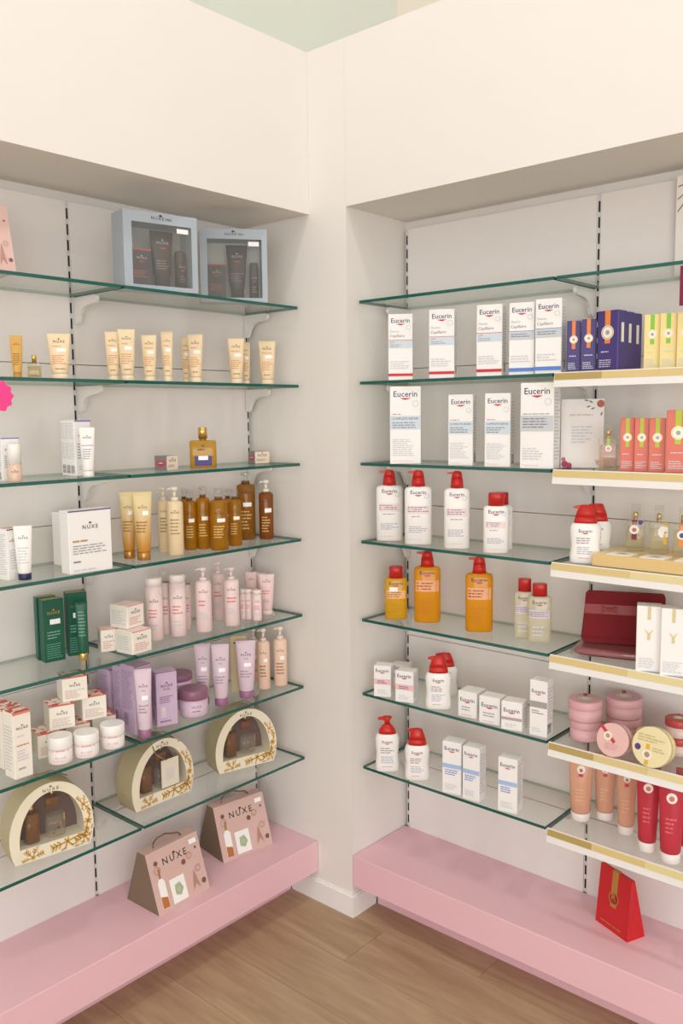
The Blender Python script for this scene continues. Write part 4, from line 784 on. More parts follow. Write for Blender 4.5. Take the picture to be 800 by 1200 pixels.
# ---- products: name, kind, style, base centre (m), turn about z (deg), width/depth/height (m), label, category, group
ITEMS = [
    ('gift_carton', 'handle_carton', 'plain', (-0.1058, -0.9119, 1.7861), 82.0, (0.1062, 0.11, 0.1466), 'pink printed carton cut off by the left edge, on the top shelf', 'carton', None, {}),
    ('gift_box', 'grey_gift_box', '', (-0.0768, -0.4764, 1.7861), 78.0, (0.1957, 0.0685, 0.1849), 'grey-blue window gift box, the left one on the top shelf', 'gift box', 'grey window gift boxes', {}),
    ('gift_box', 'grey_gift_box', '', (-0.1065, -0.1945, 1.7861), 52.2, (0.1818, 0.0636, 0.1942), 'grey-blue window gift box, the right one on the top shelf', 'gift box', 'grey window gift boxes', {}),
    ('cream_tube', 'tube', 'gold', (-0.0905, -0.8515, 1.5649), 61.5, (0.0263, 0.021, 0.0928), 'slim gold tube, leftmost item on the second left shelf', 'tube', None, {}),
    ('perfume_bottle', 'perfume', 'mini', (-0.0993, -0.8055, 1.5649), 60.5, (0.0307, 0.0184, 0.053), 'miniature clear perfume bottle with gold cap beside slim gold tube', 'perfume', None, {}),
    ('cream_tube', 'tube', 'peach', (-0.0886, -0.7481, 1.5649), 59.0, (0.0505, 0.0404, 0.1038), 'wide peach tube beside the miniature perfume bottle', 'tube', 'peach tubes on the second shelf', {}),
    ('cream_tube', 'tube', 'peach', (-0.1231, -0.5809, 1.5649), 55.8, (0.0356, 0.0285, 0.1214), 'peach tube half hidden behind another, left of the second shelf centre', 'tube', 'peach tubes on the second shelf', {}),
    ('cream_tube', 'tube', 'peach', (-0.095, -0.5594, 1.5649), 54.9, (0.0418, 0.0334, 0.1267), 'tallest peach tube, in front of the half hidden one by the gift boxes', 'tube', 'peach tubes on the second shelf', {}),
    ('cream_tube', 'tube', 'peach', (-0.0937, -0.4938, 1.5649), 53.5, (0.0385, 0.0308, 0.1165), 'peach tube standing alone under the left grey gift box', 'tube', 'peach tubes on the second shelf', {}),
    ('cream_tube', 'tube', 'peach', (-0.091, -0.4399, 1.5649), 52.4, (0.0305, 0.0244, 0.1284), 'narrow peach tube turned sideways under the right edge of left gift box', 'tube', 'peach tubes on the second shelf', {}),
    ('cream_tube', 'tube', 'peach', (-0.1391, -0.3418, 1.5649), 51.3, (0.0251, 0.0201, 0.1228), 'peach tube mostly hidden behind another below the gap of gift boxes', 'tube', 'peach tubes on the second shelf', {}),
    ('cream_tube', 'tube', 'peach', (-0.0938, -0.3454, 1.5649), 50.6, (0.0404, 0.0323, 0.1278), 'peach tube with white price sticker in front of a hidden tube', 'tube', 'peach tubes on the second shelf', {}),
    ('cream_tube', 'tube', 'peach', (-0.0946, -0.2013, 1.5649), 48.0, (0.0446, 0.0357, 0.1252), 'peach tube with a label on its crimped end, under the right gift box', 'tube', 'peach tubes on the second shelf', {}),
    ('cream_tube', 'tube', 'peach', (-0.1385, -0.1241, 1.5649), 47.4, (0.0244, 0.0195, 0.1214), 'short peach tube peeking out behind the labelled one', 'tube', 'peach tubes on the second shelf', {}),
    ('cream_tube', 'tube', 'peach', (-0.0852, -0.0923, 1.5649), 46.1, (0.0484, 0.0387, 0.1237), 'rightmost peach tube on the second left shelf', 'tube', 'peach tubes on the second shelf', {}),
    ('skincare_carton', 'carton', 'white_purple', (-0.1073, -0.8754, 1.3393), 82.7, (0.0404, 0.0324, 0.0954), 'white carton with purple top edge behind a white capped bottle', 'carton', None, {}),
    ('serum_bottle', 'cylinder_bottle', 'serum', (-0.0644, -0.8838, 1.3393), 61.9, (0.0297, 0.0297, 0.0831), 'small bottle with white upper half and pinkish lower half, far left', 'bottle', None, {}),
    ('skincare_carton', 'carton', 'white_purple', (-0.1117, -0.6894, 1.3393), 95.8, (0.047, 0.021, 0.1318), 'front white carton with purple edge behind the white tube', 'carton', 'white cartons with purple edge', {}),
    ('skincare_carton', 'carton', 'white_purple', (-0.1377, -0.6847, 1.3393), 96.1, (0.047, 0.021, 0.1318), 'middle white carton of the purple edged row of three', 'carton', 'white cartons with purple edge', {}),
    ('skincare_carton', 'carton', 'white_purple', (-0.1637, -0.6803, 1.3393), 96.3, (0.047, 0.021, 0.1319), 'rearmost white carton of the purple edged row of three', 'carton', 'white cartons with purple edge', {}),
    ('cream_tube', 'tube', 'white', (-0.0634, -0.7011, 1.3393), 57.5, (0.0358, 0.0287, 0.115), 'white tube leaning upright before the purple edged cartons', 'tube', None, {}),
    ('lip_balm_box', 'carton', 'lip', (-0.1122, -0.4372, 1.3393), 99.4, (0.0424, 0.0424, 0.0376), 'small lip balm box with lips picture, left of gold perfume', 'box', 'lip balm boxes', {}),
    ('perfume_bottle', 'perfume', 'gold_oil', (-0.105, -0.3197, 1.3393), 50.3, (0.0711, 0.0356, 0.1086), 'gold oil perfume bottle with purple label on the third shelf', 'perfume', None, {}),
    ('lip_balm_box', 'carton', 'lip', (-0.1435, -0.0777, 1.3393), 71.7, (0.0468, 0.0468, 0.035), 'small lip balm box with lips picture at the shelf end', 'box', 'lip balm boxes', {}),
    ('skincare_carton', 'carton', 'white_grey', (-0.1059, -0.8868, 1.1179), 102.1, (0.0299, 0.0299, 0.1161), 'narrow white carton behind the tube with navy cap', 'carton', None, {}),
    ('cream_tube', 'tube', 'white_navy', (-0.0753, -0.8669, 1.1179), 61.6, (0.0399, 0.0319, 0.1213), 'white tube standing on a dark navy cap', 'tube', None, {}),
    ('skincare_carton', 'carton', 'white_big', (-0.0568, -0.7188, 1.1179), 88.3, (0.1116, 0.0391, 0.1471), 'large square white carton at the front of the fourth shelf', 'carton', 'large white cartons', {}),
    ('skincare_carton', 'carton', 'white_big', (-0.1868, -0.6594, 1.1179), 89.4, (0.1169, 0.0409, 0.1295), 'large square white carton hidden behind its twin', 'carton', 'large white cartons', {}),
    ('cream_tube', 'tube', 'gold_fade', (-0.1341, -0.5467, 1.1179), 55.2, (0.0391, 0.0313, 0.1708), 'gold fading tube, the left one, half covered', 'tube', 'gold gradient tubes', {}),
    ('cream_tube', 'tube', 'gold_fade', (-0.0884, -0.535, 1.1179), 54.3, (0.0473, 0.0378, 0.1725), 'gold fading tube with white sticker, the right one in front', 'tube', 'gold gradient tubes', {}),
    ('pump_bottle', 'pump_bottle', 'cream', (-0.1515, -0.4226, 1.1179), 53.0, (0.0319, 0.0255, 0.1743), 'cream coloured pump bottle at the back beside gold tubes', 'bottle', 'cream pump bottles on the fourth shelf', {}),
    ('pump_bottle', 'pump_bottle', 'cream', (-0.087, -0.4347, 1.1179), 52.2, (0.0422, 0.0338, 0.1784), 'cream coloured pump bottle in front, right of gold tubes', 'bottle', 'cream pump bottles on the fourth shelf', {}),
    ('oil_bottle', 'pump_bottle', 'amber', (-0.1902, -0.3222, 1.1179), 51.6, (0.0285, 0.0228, 0.1584), 'amber bottle mostly hidden at the back behind cream pump bottle', 'bottle', 'amber oil bottles', {}),
    ('oil_bottle', 'pump_bottle', 'amber', (-0.1271, -0.3537, 1.1179), 51.3, (0.0347, 0.0277, 0.1615), 'first amber bottle from the cream pump bottle', 'bottle', 'amber oil bottles', {}),
    ('oil_bottle', 'pump_bottle', 'amber', (-0.1128, -0.3196, 1.1179), 50.4, (0.0372, 0.0298, 0.1691), 'second amber bottle from the cream pump bottle', 'bottle', 'amber oil bottles', {}),
    ('oil_bottle', 'pump_bottle', 'amber', (-0.064, -0.3051, 1.1179), 49.4, (0.0483, 0.0386, 0.1639), 'widest amber bottle with white sticker at the front of its group', 'bottle', 'amber oil bottles', {}),
    ('oil_bottle', 'pump_bottle', 'amber', (-0.1803, -0.1706, 1.1179), 48.8, (0.0298, 0.0238, 0.1482), 'amber bottle at the back between the wide and narrow amber ones', 'bottle', 'amber oil bottles', {}),
    ('oil_bottle', 'pump_bottle', 'amber', (-0.0877, -0.2269, 1.1179), 48.4, (0.038, 0.0304, 0.1569), 'yellowish amber bottle right of the widest one', 'bottle', 'amber oil bottles', {}),
    ('oil_bottle', 'pump_bottle', 'brown', (-0.1575, -0.1208, 1.1179), 47.6, (0.0548, 0.0439, 0.1962), 'tallest brown amber bottle with white sticker', 'bottle', None, {}),
    ('oil_bottle', 'pump_bottle', 'brown_white', (-0.1136, -0.0812, 1.1179), 46.3, (0.0425, 0.034, 0.1729), 'rightmost brown bottle with white pump on the fourth shelf', 'bottle', None, {}),
    ('skincare_carton', 'carton', 'green', (-0.1599, -0.7583, 0.8922), 83.5, (0.0518, 0.0259, 0.1533), 'dark green carton with white sticker, front of a pair', 'carton', 'dark green cartons', {}),
    ('skincare_carton', 'carton', 'green', (-0.1878, -0.7587, 0.8922), 75.7, (0.0475, 0.0237, 0.156), 'dark green carton tucked behind the stickered green one', 'carton', 'dark green cartons', {}),
    ('skincare_carton', 'carton', 'green', (-0.1675, -0.6877, 0.8922), 69.2, (0.0495, 0.0346, 0.1588), 'dark green carton standing behind green tube with gold cap', 'carton', 'dark green cartons', {}),
    ('cream_tube', 'tube', 'green', (-0.1112, -0.7067, 0.8922), 58.3, (0.029, 0.0232, 0.1431), 'slim dark green tube on a gold cap', 'tube', None, {}),
    ('cream_box', 'carton', 'rose_cube', (-0.0774, -0.5831, 0.8922), 95.4, (0.0619, 0.0619, 0.058), 'white and pink cube box at the front of the fifth shelf stack', 'box', 'white and pink cube boxes on the fifth shelf', {}),
    ('cream_box', 'carton', 'rose_cube', (-0.1398, -0.6195, 0.8922), 69.2, (0.0396, 0.0396, 0.058), 'white and pink cube box low on the left of the fifth shelf stack', 'box', 'white and pink cube boxes on the fifth shelf', {}),
    ('cream_box', 'carton', 'rose_cube', (-0.1124, -0.5765, 0.9507), 101.4, (0.0595, 0.0595, 0.058), 'white and pink cube box on top of the fifth shelf stack', 'box', 'white and pink cube boxes on the fifth shelf', {}),
    ('toner_bottle', 'cylinder_bottle', 'rose', (-0.1319, -0.4777, 0.8922), 53.8, (0.0449, 0.0359, 0.1662), 'pale pink bottle with white lid beside the cube boxes', 'bottle', 'pale pink bottles on the fifth shelf', {}),
    ('toner_bottle', 'cylinder_bottle', 'rose_clear', (-0.1616, -0.4209, 0.8922), 53.1, (0.0323, 0.0259, 0.1766), 'pale pink bottle with clear lid at the back, next to white lidded one', 'bottle', 'pale pink bottles on the fifth shelf', {}),
    ('toner_bottle', 'cylinder_bottle', 'rose', (-0.1185, -0.4104, 0.8922), 52.2, (0.0434, 0.0347, 0.1668), 'second pale pink bottle with white lid from the cube boxes', 'bottle', 'pale pink bottles on the fifth shelf', {}),
    ('toner_bottle', 'cylinder_bottle', 'rose_clear', (-0.1602, -0.3491, 0.8922), 51.7, (0.0283, 0.0227, 0.1568), 'pale pink bottle at the back behind the second white lidded one', 'bottle', 'pale pink bottles on the fifth shelf', {}),
    ('pump_bottle', 'pump_bottle', 'rose', (-0.1007, -0.3364, 0.8922), 50.6, (0.0442, 0.0354, 0.1769), 'pale pink pump bottle standing alone in the fifth shelf middle', 'bottle', 'pale pink bottles on the fifth shelf', {}),
    ('pump_bottle', 'pump_bottle', 'rose', (-0.1725, -0.2223, 0.8922), 49.6, (0.0369, 0.0295, 0.17), 'pale pink pump bottle at the back with clear cover', 'bottle', 'pale pink bottles on the fifth shelf', {}),
    ('pump_bottle', 'pump_bottle', 'rose', (-0.0943, -0.2409, 0.8922), 48.7, (0.0431, 0.0345, 0.1642), 'pale pink pump bottle before the small pink sticks', 'bottle', 'pale pink bottles on the fifth shelf', {}),
    ('travel_bottle', 'cylinder_bottle', 'rose', (-0.1222, -0.1733, 0.8922), 48.0, (0.0198, 0.0158, 0.0878), 'small pale pink bottle, left of three', 'bottle', 'small pale pink bottles', {}),
    ('travel_bottle', 'cylinder_bottle', 'rose', (-0.1079, -0.1646, 0.8922), 47.6, (0.0222, 0.0178, 0.0884), 'small pale pink bottle, middle of three', 'bottle', 'small pale pink bottles', {}),
    ('travel_bottle', 'cylinder_bottle', 'rose', (-0.0792, -0.158, 0.8922), 47.1, (0.027, 0.0216, 0.0888), 'small pale pink bottle with white lid, right of three', 'bottle', 'small pale pink bottles', {}),
    ('cream_tube', 'tube', 'rose', (-0.1819, -0.0846, 0.8922), 47.4, (0.0359, 0.0287, 0.1194), 'pale pink tube behind the small pink bottles', 'tube', 'pale pink tubes on the fifth shelf', {}),
    ('cream_tube', 'tube', 'rose', (-0.1595, -0.0613, 0.8922), 46.7, (0.0283, 0.0226, 0.1154), 'pale pink tube hidden behind the rightmost pink tube', 'tube', 'pale pink tubes on the fifth shelf', {}),
    ('cream_tube', 'tube', 'rose', (-0.1144, -0.0849, 0.8922), 46.4, (0.0454, 0.0363, 0.12), 'rightmost pale pink tube on the fifth shelf', 'tube', 'pale pink tubes on the fifth shelf', {}),
    ('skincare_carton', 'carton', 'red_tall', (-0.0747, -0.9048, 0.6737), 91.1, (0.0438, 0.0438, 0.1527), 'tall white carton with red top, front of three', 'carton', 'tall white cartons with red tops', {}),
    ('skincare_carton', 'carton', 'red_tall', (-0.1493, -0.8886, 0.6737), 87.1, (0.05, 0.046, 0.1426), 'tall white carton with red top, middle of three', 'carton', 'tall white cartons with red tops', {}),
    ('skincare_carton', 'carton', 'red_tall', (-0.2043, -0.8852, 0.6737), 87.7, (0.05, 0.046, 0.1358), 'tall white carton with red top, rearmost and cut by the left edge', 'carton', 'tall white cartons with red tops', {}),
    ('cream_box', 'carton', 'red_cube', (-0.1456, -0.7947, 0.6737), 77.8, (0.06, 0.06, 0.06), 'white cube box with red top, bottom left of the pyramid', 'box', 'white cube boxes with red tops', {}),
    ('cream_box', 'carton', 'red_cube', (-0.1453, -0.7188, 0.6737), 74.8, (0.06, 0.06, 0.06), 'white cube box with red top, bottom middle of the pyramid behind jars', 'box', 'white cube boxes with red tops', {}),
    ('cream_box', 'carton', 'red_cube', (-0.1451, -0.6444, 0.6737), 73.7, (0.06, 0.06, 0.06), 'white cube box with red top, bottom right of the pyramid', 'box', 'white cube boxes with red tops', {}),
    ('cream_box', 'carton', 'red_cube', (-0.14, -0.7617, 0.7342), 72.9, (0.06, 0.06, 0.06), 'white cube box with red top, middle tier left of the pyramid', 'box', 'white cube boxes with red tops', {}),
    ('cream_box', 'carton', 'red_cube', (-0.1402, -0.6735, 0.7342), 74.5, (0.06, 0.06, 0.06), 'white cube box with red top, middle tier right of the pyramid', 'box', 'white cube boxes with red tops', {}),
    ('cream_box', 'carton', 'red_cube', (-0.1398, -0.724, 0.7947), 72.1, (0.06, 0.06, 0.06), 'white cube box with red top, at the peak of the pyramid', 'box', 'white cube boxes with red tops', {}),
    ('cream_jar', 'jar', 'white', (-0.0755, -0.8007, 0.6737), 60.0, (0.0576, 0.0576, 0.0637), 'white cream jar, left of three before the cube pyramid', 'jar', 'white cream jars', {}),
    ('cream_jar', 'jar', 'white', (-0.0631, -0.7388, 0.6737), 58.4, (0.0606, 0.0606, 0.0576), 'white cream jar, middle of three before the cube pyramid', 'jar', 'white cream jars', {}),
    ('cream_jar', 'jar', 'white', (-0.0624, -0.6661, 0.6737), 56.7, (0.0601, 0.0601, 0.058), 'white cream jar, right of three before the cube pyramid', 'jar', 'white cream jars', {}),
    ('skincare_carton', 'carton', 'lilac', (-0.1051, -0.5631, 0.6737), 92.1, (0.0523, 0.0576, 0.1783), 'lilac carton directly behind the lilac tube', 'carton', 'lilac cartons', {}),
    ('skincare_carton', 'carton', 'lilac', (-0.1542, -0.5668, 0.6737), 96.4, (0.042, 0.036, 0.1678), 'lilac carton second from the cube pyramid', 'carton', 'lilac cartons', {}),
    ('skincare_carton', 'carton', 'lilac', (-0.1961, -0.578, 0.6737), 98.9, (0.045, 0.04, 0.1536), 'lilac carton nearest to the cube pyramid', 'carton', 'lilac cartons', {}),
    ('cream_tube', 'tube', 'lilac', (-0.0513, -0.5788, 0.6737), 54.7, (0.0428, 0.0343, 0.1763), 'lilac tube with purple cap before the lilac cartons', 'tube', None, {}),
    ('skincare_carton', 'carton', 'lilac', (-0.0903, -0.4858, 0.6737), 72.8, (0.057, 0.0399, 0.1451), 'lilac carton with barcode, right of the lilac tube', 'carton', 'lilac cartons', {}),
    ('cream_jar', 'jar', 'lilac', (-0.1719, -0.3756, 0.7207), 52.4, (0.0773, 0.0773, 0.05), 'lilac jar with purple lid, raised at the back', 'jar', 'purple lidded jars', {}),
    ('cream_jar', 'jar', 'lilac', (-0.172, -0.3715, 0.6737), 52.3, (0.0776, 0.0776, 0.0465), 'lilac jar with purple lid, hidden under the back one', 'jar', 'purple lidded jars', {}),
    ('cream_jar', 'jar', 'lilac', (-0.0926, -0.3878, 0.6737), 51.4, (0.08, 0.08, 0.0724), 'lilac jar with purple lid, in front', 'jar', 'purple lidded jars', {}),
    ('cream_tube', 'tube', 'lilac', (-0.1353, -0.318, 0.6737), 50.8, (0.0453, 0.0363, 0.1732), 'lilac tube at the back right of the purple lidded jars', 'tube', 'lilac tubes', {}),
    ('cream_tube', 'tube', 'lilac', (-0.0915, -0.2903, 0.6737), 49.6, (0.0499, 0.0399, 0.1729), 'lilac tube with purple cap, second right of the jars', 'tube', 'lilac tubes', {}),
    ('skincare_carton', 'carton', 'beige_card', (-0.1402, -0.1792, 0.6737), 48.4, (0.0474, 0.0237, 0.1672), 'beige carton behind the rightmost lilac tube', 'carton', None, {}),
    ('cream_tube', 'tube', 'lilac', (-0.0883, -0.1975, 0.6737), 47.9, (0.0573, 0.0459, 0.1648), 'lilac tube with purple cap, rightmost', 'tube', 'lilac tubes', {}),
    ('pump_bottle', 'pump_bottle', 'peach', (-0.1805, -0.0822, 0.6737), 47.4, (0.0311, 0.0249, 0.1624), 'peach pump bottle hidden behind the left peach pump bottle', 'bottle', 'peach pump bottles', {}),
    ('pump_bottle', 'pump_bottle', 'peach', (-0.1073, -0.1104, 0.6737), 46.7, (0.0378, 0.0303, 0.18), 'peach pump bottle next to the rightmost lilac tube', 'bottle', 'peach pump bottles', {}),
    ('pump_bottle', 'pump_bottle', 'peach', (-0.093, -0.055, 0.6737), 45.6, (0.0408, 0.0327, 0.1769), 'peach pump bottle at the right end of the sixth shelf', 'bottle', 'peach pump bottles', {}),
    ('gift_box', 'arch_gift_box', 'plain', (-0.1116, -0.823, 0.4529), 79.0, (0.2, 0.072, 0.1772), 'arched cream gift box with window, leftmost', 'gift box', 'arched cream gift boxes', {}),
    ('gift_box', 'arch_gift_box', 'tag', (-0.1442, -0.4837, 0.4529), 89.0, (0.2, 0.072, 0.173), 'arched cream gift box with hanging paper tag, in the middle', 'gift box', 'arched cream gift boxes', {}),
    ('gift_box', 'arch_gift_box', 'plain', (-0.1412, -0.1769, 0.4529), 75.0, (0.2, 0.072, 0.1758), 'arched cream gift box at the right end of the seventh shelf', 'gift box', 'arched cream gift boxes', {}),
    ('gift_carton', 'handle_carton', 'doodle', (-0.112, -0.4764, 0.1874), 92.0, (0.176, 0.135, 0.149), 'pink printed carton with brown handle, left one on the pink bench', 'carton', 'pink printed cartons with handles', {}),
    ('gift_carton', 'handle_carton', 'doodle', (-0.1732, -0.1782, 0.1874), 82.0, (0.176, 0.135, 0.149), 'pink printed carton with brown handle, right one on the pink bench', 'carton', 'pink printed cartons with handles', {}),
    ('lotion_carton', 'carton', 'euc_red', (0.2615, 0.0804, 1.5689), 34.5, (0.0662, 0.0464, 0.1772), 'white carton with red stripe, first from the corner on second shelf', 'carton', 'white cartons with red stripe', {}),
    ('lotion_carton', 'carton', 'euc_red', (0.3989, 0.0822, 1.5689), 26.5, (0.0666, 0.0466, 0.1779), 'white carton with red stripe, middle of three on second shelf', 'carton', 'white cartons with red stripe', {}),
    ('lotion_carton', 'carton', 'euc_red', (0.5459, 0.0829, 1.5689), 18.1, (0.065, 0.0455, 0.1769), 'white carton with red stripe, beside the blue striped pair', 'carton', 'white cartons with red stripe', {}),
    ('lotion_carton', 'carton', 'euc_blue', (0.6381, 0.0822, 1.5689), 15.9, (0.0622, 0.0435, 0.1737), 'white carton with blue stripe, left of the pair', 'carton', 'white cartons with blue stripe', {}),
    ('lotion_carton', 'carton', 'euc_blue', (0.7107, 0.0831, 1.5689), 12.2, (0.0637, 0.0446, 0.176), 'white carton with blue stripe, right of the pair', 'carton', 'white cartons with blue stripe', {}),
    ('perfume_carton', 'carton', 'violet', (0.7747, 0.0756, 1.5689), 22.8, (0.031, 0.031, 0.1194), 'small violet carton with orange ribbon, left of two', 'carton', 'violet cartons with orange ribbon', {}),
    ('perfume_carton', 'carton', 'violet', (0.8118, 0.0764, 1.5689), 22.1, (0.0326, 0.0326, 0.1203), 'small violet carton with orange ribbon, right of two', 'carton', 'violet cartons with orange ribbon', {}),
    ('perfume_carton', 'carton', 'violet', (0.8706, 0.0691, 1.5689), -8.2, (0.053, 0.036, 0.1344), 'large violet carton with orange ribbon in front', 'carton', 'violet cartons with orange ribbon', {}),
    ('perfume_carton', 'carton', 'violet', (0.8697, 0.1121, 1.5689), -8.7, (0.053, 0.036, 0.1341), 'large violet carton, middle of the row of three', 'carton', 'violet cartons with orange ribbon', {}),
    ('perfume_carton', 'carton', 'violet', (0.8695, 0.1551, 1.5689), -9.1, (0.053, 0.036, 0.1337), 'large violet carton, rearmost of the row of three', 'carton', 'violet cartons with orange ribbon', {}),
    ('perfume_carton', 'carton', 'yellow', (0.9601, 0.077, 1.5689), 21.9, (0.0337, 0.0337, 0.1183), 'pale yellow carton with green ribbon beside violet cartons', 'carton', 'pale yellow cartons with green ribbon', {}),
    ('perfume_carton', 'carton', 'yellow', (0.9957, 0.0771, 1.5689), 20.9, (0.0339, 0.0339, 0.1182), 'pale yellow carton with green ribbon, middle one', 'carton', 'pale yellow cartons with green ribbon', {}),
    ('perfume_carton', 'carton', 'yellow', (1.0325, 0.0772, 1.5689), 20.0, (0.0338, 0.0338, 0.1169), 'pale yellow carton with green ribbon cut by the right edge', 'carton', 'pale yellow cartons with green ribbon', {}),
    ('lotion_carton', 'carton', 'euc_pale', (0.29, 0.0639, 1.3433), 34.4, (0.0833, 0.05, 0.2078), 'wide white carton with pale blue band nearest the corner', 'carton', None, {}),
    ('lotion_carton', 'carton', 'euc_pale', (0.4636, 0.0772, 1.3433), 22.2, (0.0644, 0.045, 0.1823), 'narrow white carton with pale blue band, left of two', 'carton', 'narrow white cartons with pale blue band', {}),
    ('lotion_carton', 'carton', 'euc_pale', (0.5779, 0.073, 1.3433), 17.6, (0.0649, 0.0454, 0.1827), 'narrow white carton with pale blue band, right of two', 'carton', 'narrow white cartons with pale blue band', {}),
    ('lotion_carton', 'carton', 'euc_grey', (0.6961, 0.0638, 1.3433), 9.4, (0.0827, 0.0496, 0.2049), 'tallest white carton with grey band on third right shelf', 'carton', None, {}),
    ('leaflet_card', 'card', 'flowers', (0.771, 0.1346, 1.3433), 20.0, (0.1002, 0.007, 0.1655), 'white card with flowers printed in its corners', 'card', None, {}),
    ('perfume_bottle', 'perfume', 'pink', (0.867, 0.0711, 1.3433), 24.3, (0.0431, 0.0216, 0.1119), 'pale pink perfume bottle before the flower card', 'perfume', None, {}),
    ('perfume_carton', 'carton', 'coral', (0.91, 0.0755, 1.3433), 23.1, (0.0309, 0.0309, 0.1194), 'small coral carton, first of three from the perfume bottle', 'carton', 'coral cartons with green ribbon', {}),
    ('perfume_carton', 'carton', 'coral', (0.9431, 0.0754, 1.3433), 22.3, (0.0306, 0.0306, 0.1192), 'small coral carton, second of three from the perfume bottle', 'carton', 'coral cartons with green ribbon', {}),
    ('perfume_carton', 'carton', 'coral', (0.9782, 0.0771, 1.3433), 21.4, (0.034, 0.034, 0.1189), 'small coral carton, third of three from the perfume bottle', 'carton', 'coral cartons with green ribbon', {}),
    ('perfume_carton', 'carton', 'coral', (1.0263, 0.0699, 1.3433), 20.2, (0.0482, 0.0289, 0.1361), 'large coral carton with green ribbon at the right edge', 'carton', 'coral cartons with green ribbon', {}),
    ('lotion_bottle', 'euc_pump', 'white', (0.2138, 0.0874, 1.1219), 38.2, (0.0746, 0.041, 0.2005), 'white lotion bottle with red pump nearest the corner', 'bottle', 'white bottles with red pump', {}),
    ('lotion_bottle', 'euc_pump', 'white', (0.3213, 0.0778, 1.1219), 36.3, (0.0746, 0.041, 0.2034), 'white lotion bottle with red pump, second from corner', 'bottle', 'white bottles with red pump', {}),
    ('lotion_bottle', 'euc_pump', 'white', (0.4482, 0.0767, 1.1219), 33.7, (0.0675, 0.0371, 0.2053), 'white lotion bottle with red pump, third from corner', 'bottle', 'white bottles with red pump', {}),
    ('lotion_bottle', 'euc_cap', 'white', (0.5688, 0.075, 1.1219), 31.2, (0.0641, 0.0321, 0.1543), 'white lotion bottle with red cap in front', 'bottle', 'white bottles with red screw cap', {}),
    ('lotion_bottle', 'euc_cap', 'white', (0.5477, 0.1342, 1.1219), 30.9, (0.0603, 0.0301, 0.1499), 'white lotion bottle with red cap hidden behind its twin', 'bottle', 'white bottles with red screw cap', {}),
    ('wash_bottle', 'euc_dome', 'white', (0.8158, 0.0692, 1.1219), 25.6, (0.0723, 0.0397, 0.1384), 'waisted white bottle with red dome pump, in front of its twin', 'bottle', 'waisted white bottles with red dome pump on the price strip shelf', {}),
    ('wash_bottle', 'euc_dome', 'white', (0.8125, 0.1383, 1.1219), 24.9, (0.068, 0.0374, 0.1354), 'waisted white bottle with red dome pump, behind its twin', 'bottle', 'waisted white bottles with red dome pump on the price strip shelf', {}),
    ('tester_tray', 'tray', '', (1.0124, 0.1188, 1.1219), 0.0, (0.33, 0.165, 0.03), 'gold tray with three white scent cards', 'tray', None, {}),
    ('perfume_bottle', 'perfume', 'red_ribbon', (0.9111, 0.131, 1.1524), 22.5, (0.0419, 0.021, 0.1094), 'clear perfume bottle with dark red ribbon on gold tray', 'perfume', 'perfume testers on the gold tray', {}),
    ('perfume_bottle', 'perfume', 'yellow_ribbon', (0.9685, 0.1263, 1.1524), 21.1, (0.043, 0.0215, 0.1103), 'clear perfume bottle with yellow ribbon on gold tray', 'perfume', 'perfume testers on the gold tray', {}),
    ('perfume_bottle', 'perfume', 'orange_ribbon', (1.0257, 0.1217, 1.1524), 19.7, (0.0441, 0.022, 0.1103), 'clear perfume bottle with orange ribbon cut by right edge', 'perfume', 'perfume testers on the gold tray', {}),
    ('oil_bottle', 'euc_cap', 'yellow', (0.2272, 0.0984, 0.8962), 37.8, (0.0632, 0.0379, 0.1503), 'small orange oil bottle with red cap and white sticker', 'bottle', 'orange oil bottles', {}),
    ('oil_bottle', 'euc_pump', 'orange', (0.3189, 0.1234, 0.8962), 35.7, (0.074, 0.0444, 0.2005), 'orange oil bottle with red pump, left of two', 'bottle', 'orange oil bottles', {}),
    ('oil_bottle', 'euc_pump', 'orange', (0.4893, 0.1236, 0.8962), 32.3, (0.0729, 0.0438, 0.2007), 'orange oil bottle with red pump, right of two', 'bottle', 'orange oil bottles', {}),
    ('oil_bottle', 'euc_cap', 'clear', (0.6211, 0.1329, 0.8962), 29.3, (0.053, 0.0265, 0.1558), 'clear bottle with red cap, the left one behind', 'bottle', 'clear bottles with red cap', {}),
    ('oil_bottle', 'euc_cap', 'clear', (0.6712, 0.1201, 0.8962), 28.3, (0.0585, 0.0293, 0.1507), 'clear bottle with red cap, the right one in front', 'bottle', 'clear bottles with red cap', {}),
    ('clutch_bag', 'clutch', '', (0.8723, 0.1619, 0.9157), 23.2, (0.1924, 0.0231, 0.128), 'dark red clutch bag with bow band', 'bag', None, {}),
    ('wrapped_packet', 'packet', '', (0.881, 0.1397, 0.8962), 14.0, (0.215, 0.11, 0.018), 'flat dark red film wrapped packet under the clutch bag', 'packet', None, {}),
    ('perfume_carton', 'carton', 'white_gold', (0.9788, 0.0581, 0.8962), 21.6, (0.0527, 0.0448, 0.1487), 'white carton with gold ribbon, left of two before clutch', 'carton', 'white cartons with gold ribbon', {}),
    ('perfume_carton', 'carton', 'white_gold', (1.034, 0.0579, 0.8962), 20.1, (0.0517, 0.044, 0.1505), 'white carton with gold ribbon at the right edge', 'carton', 'white cartons with gold ribbon', {}),
    ('cream_box', 'carton', 'euc_small_pink', (0.2159, 0.0555, 0.6777), 24.7, (0.0501, 0.0401, 0.0903), 'small white carton with pink band nearest the corner', 'carton', 'small white cartons with pink band', {}),
    ('cream_box', 'carton', 'euc_small_pink', (0.1928, 0.1704, 0.6777), 23.5, (0.0522, 0.0417, 0.0626), 'small white carton hidden at the back near the corner', 'carton', 'small white cartons with pink band', {}),
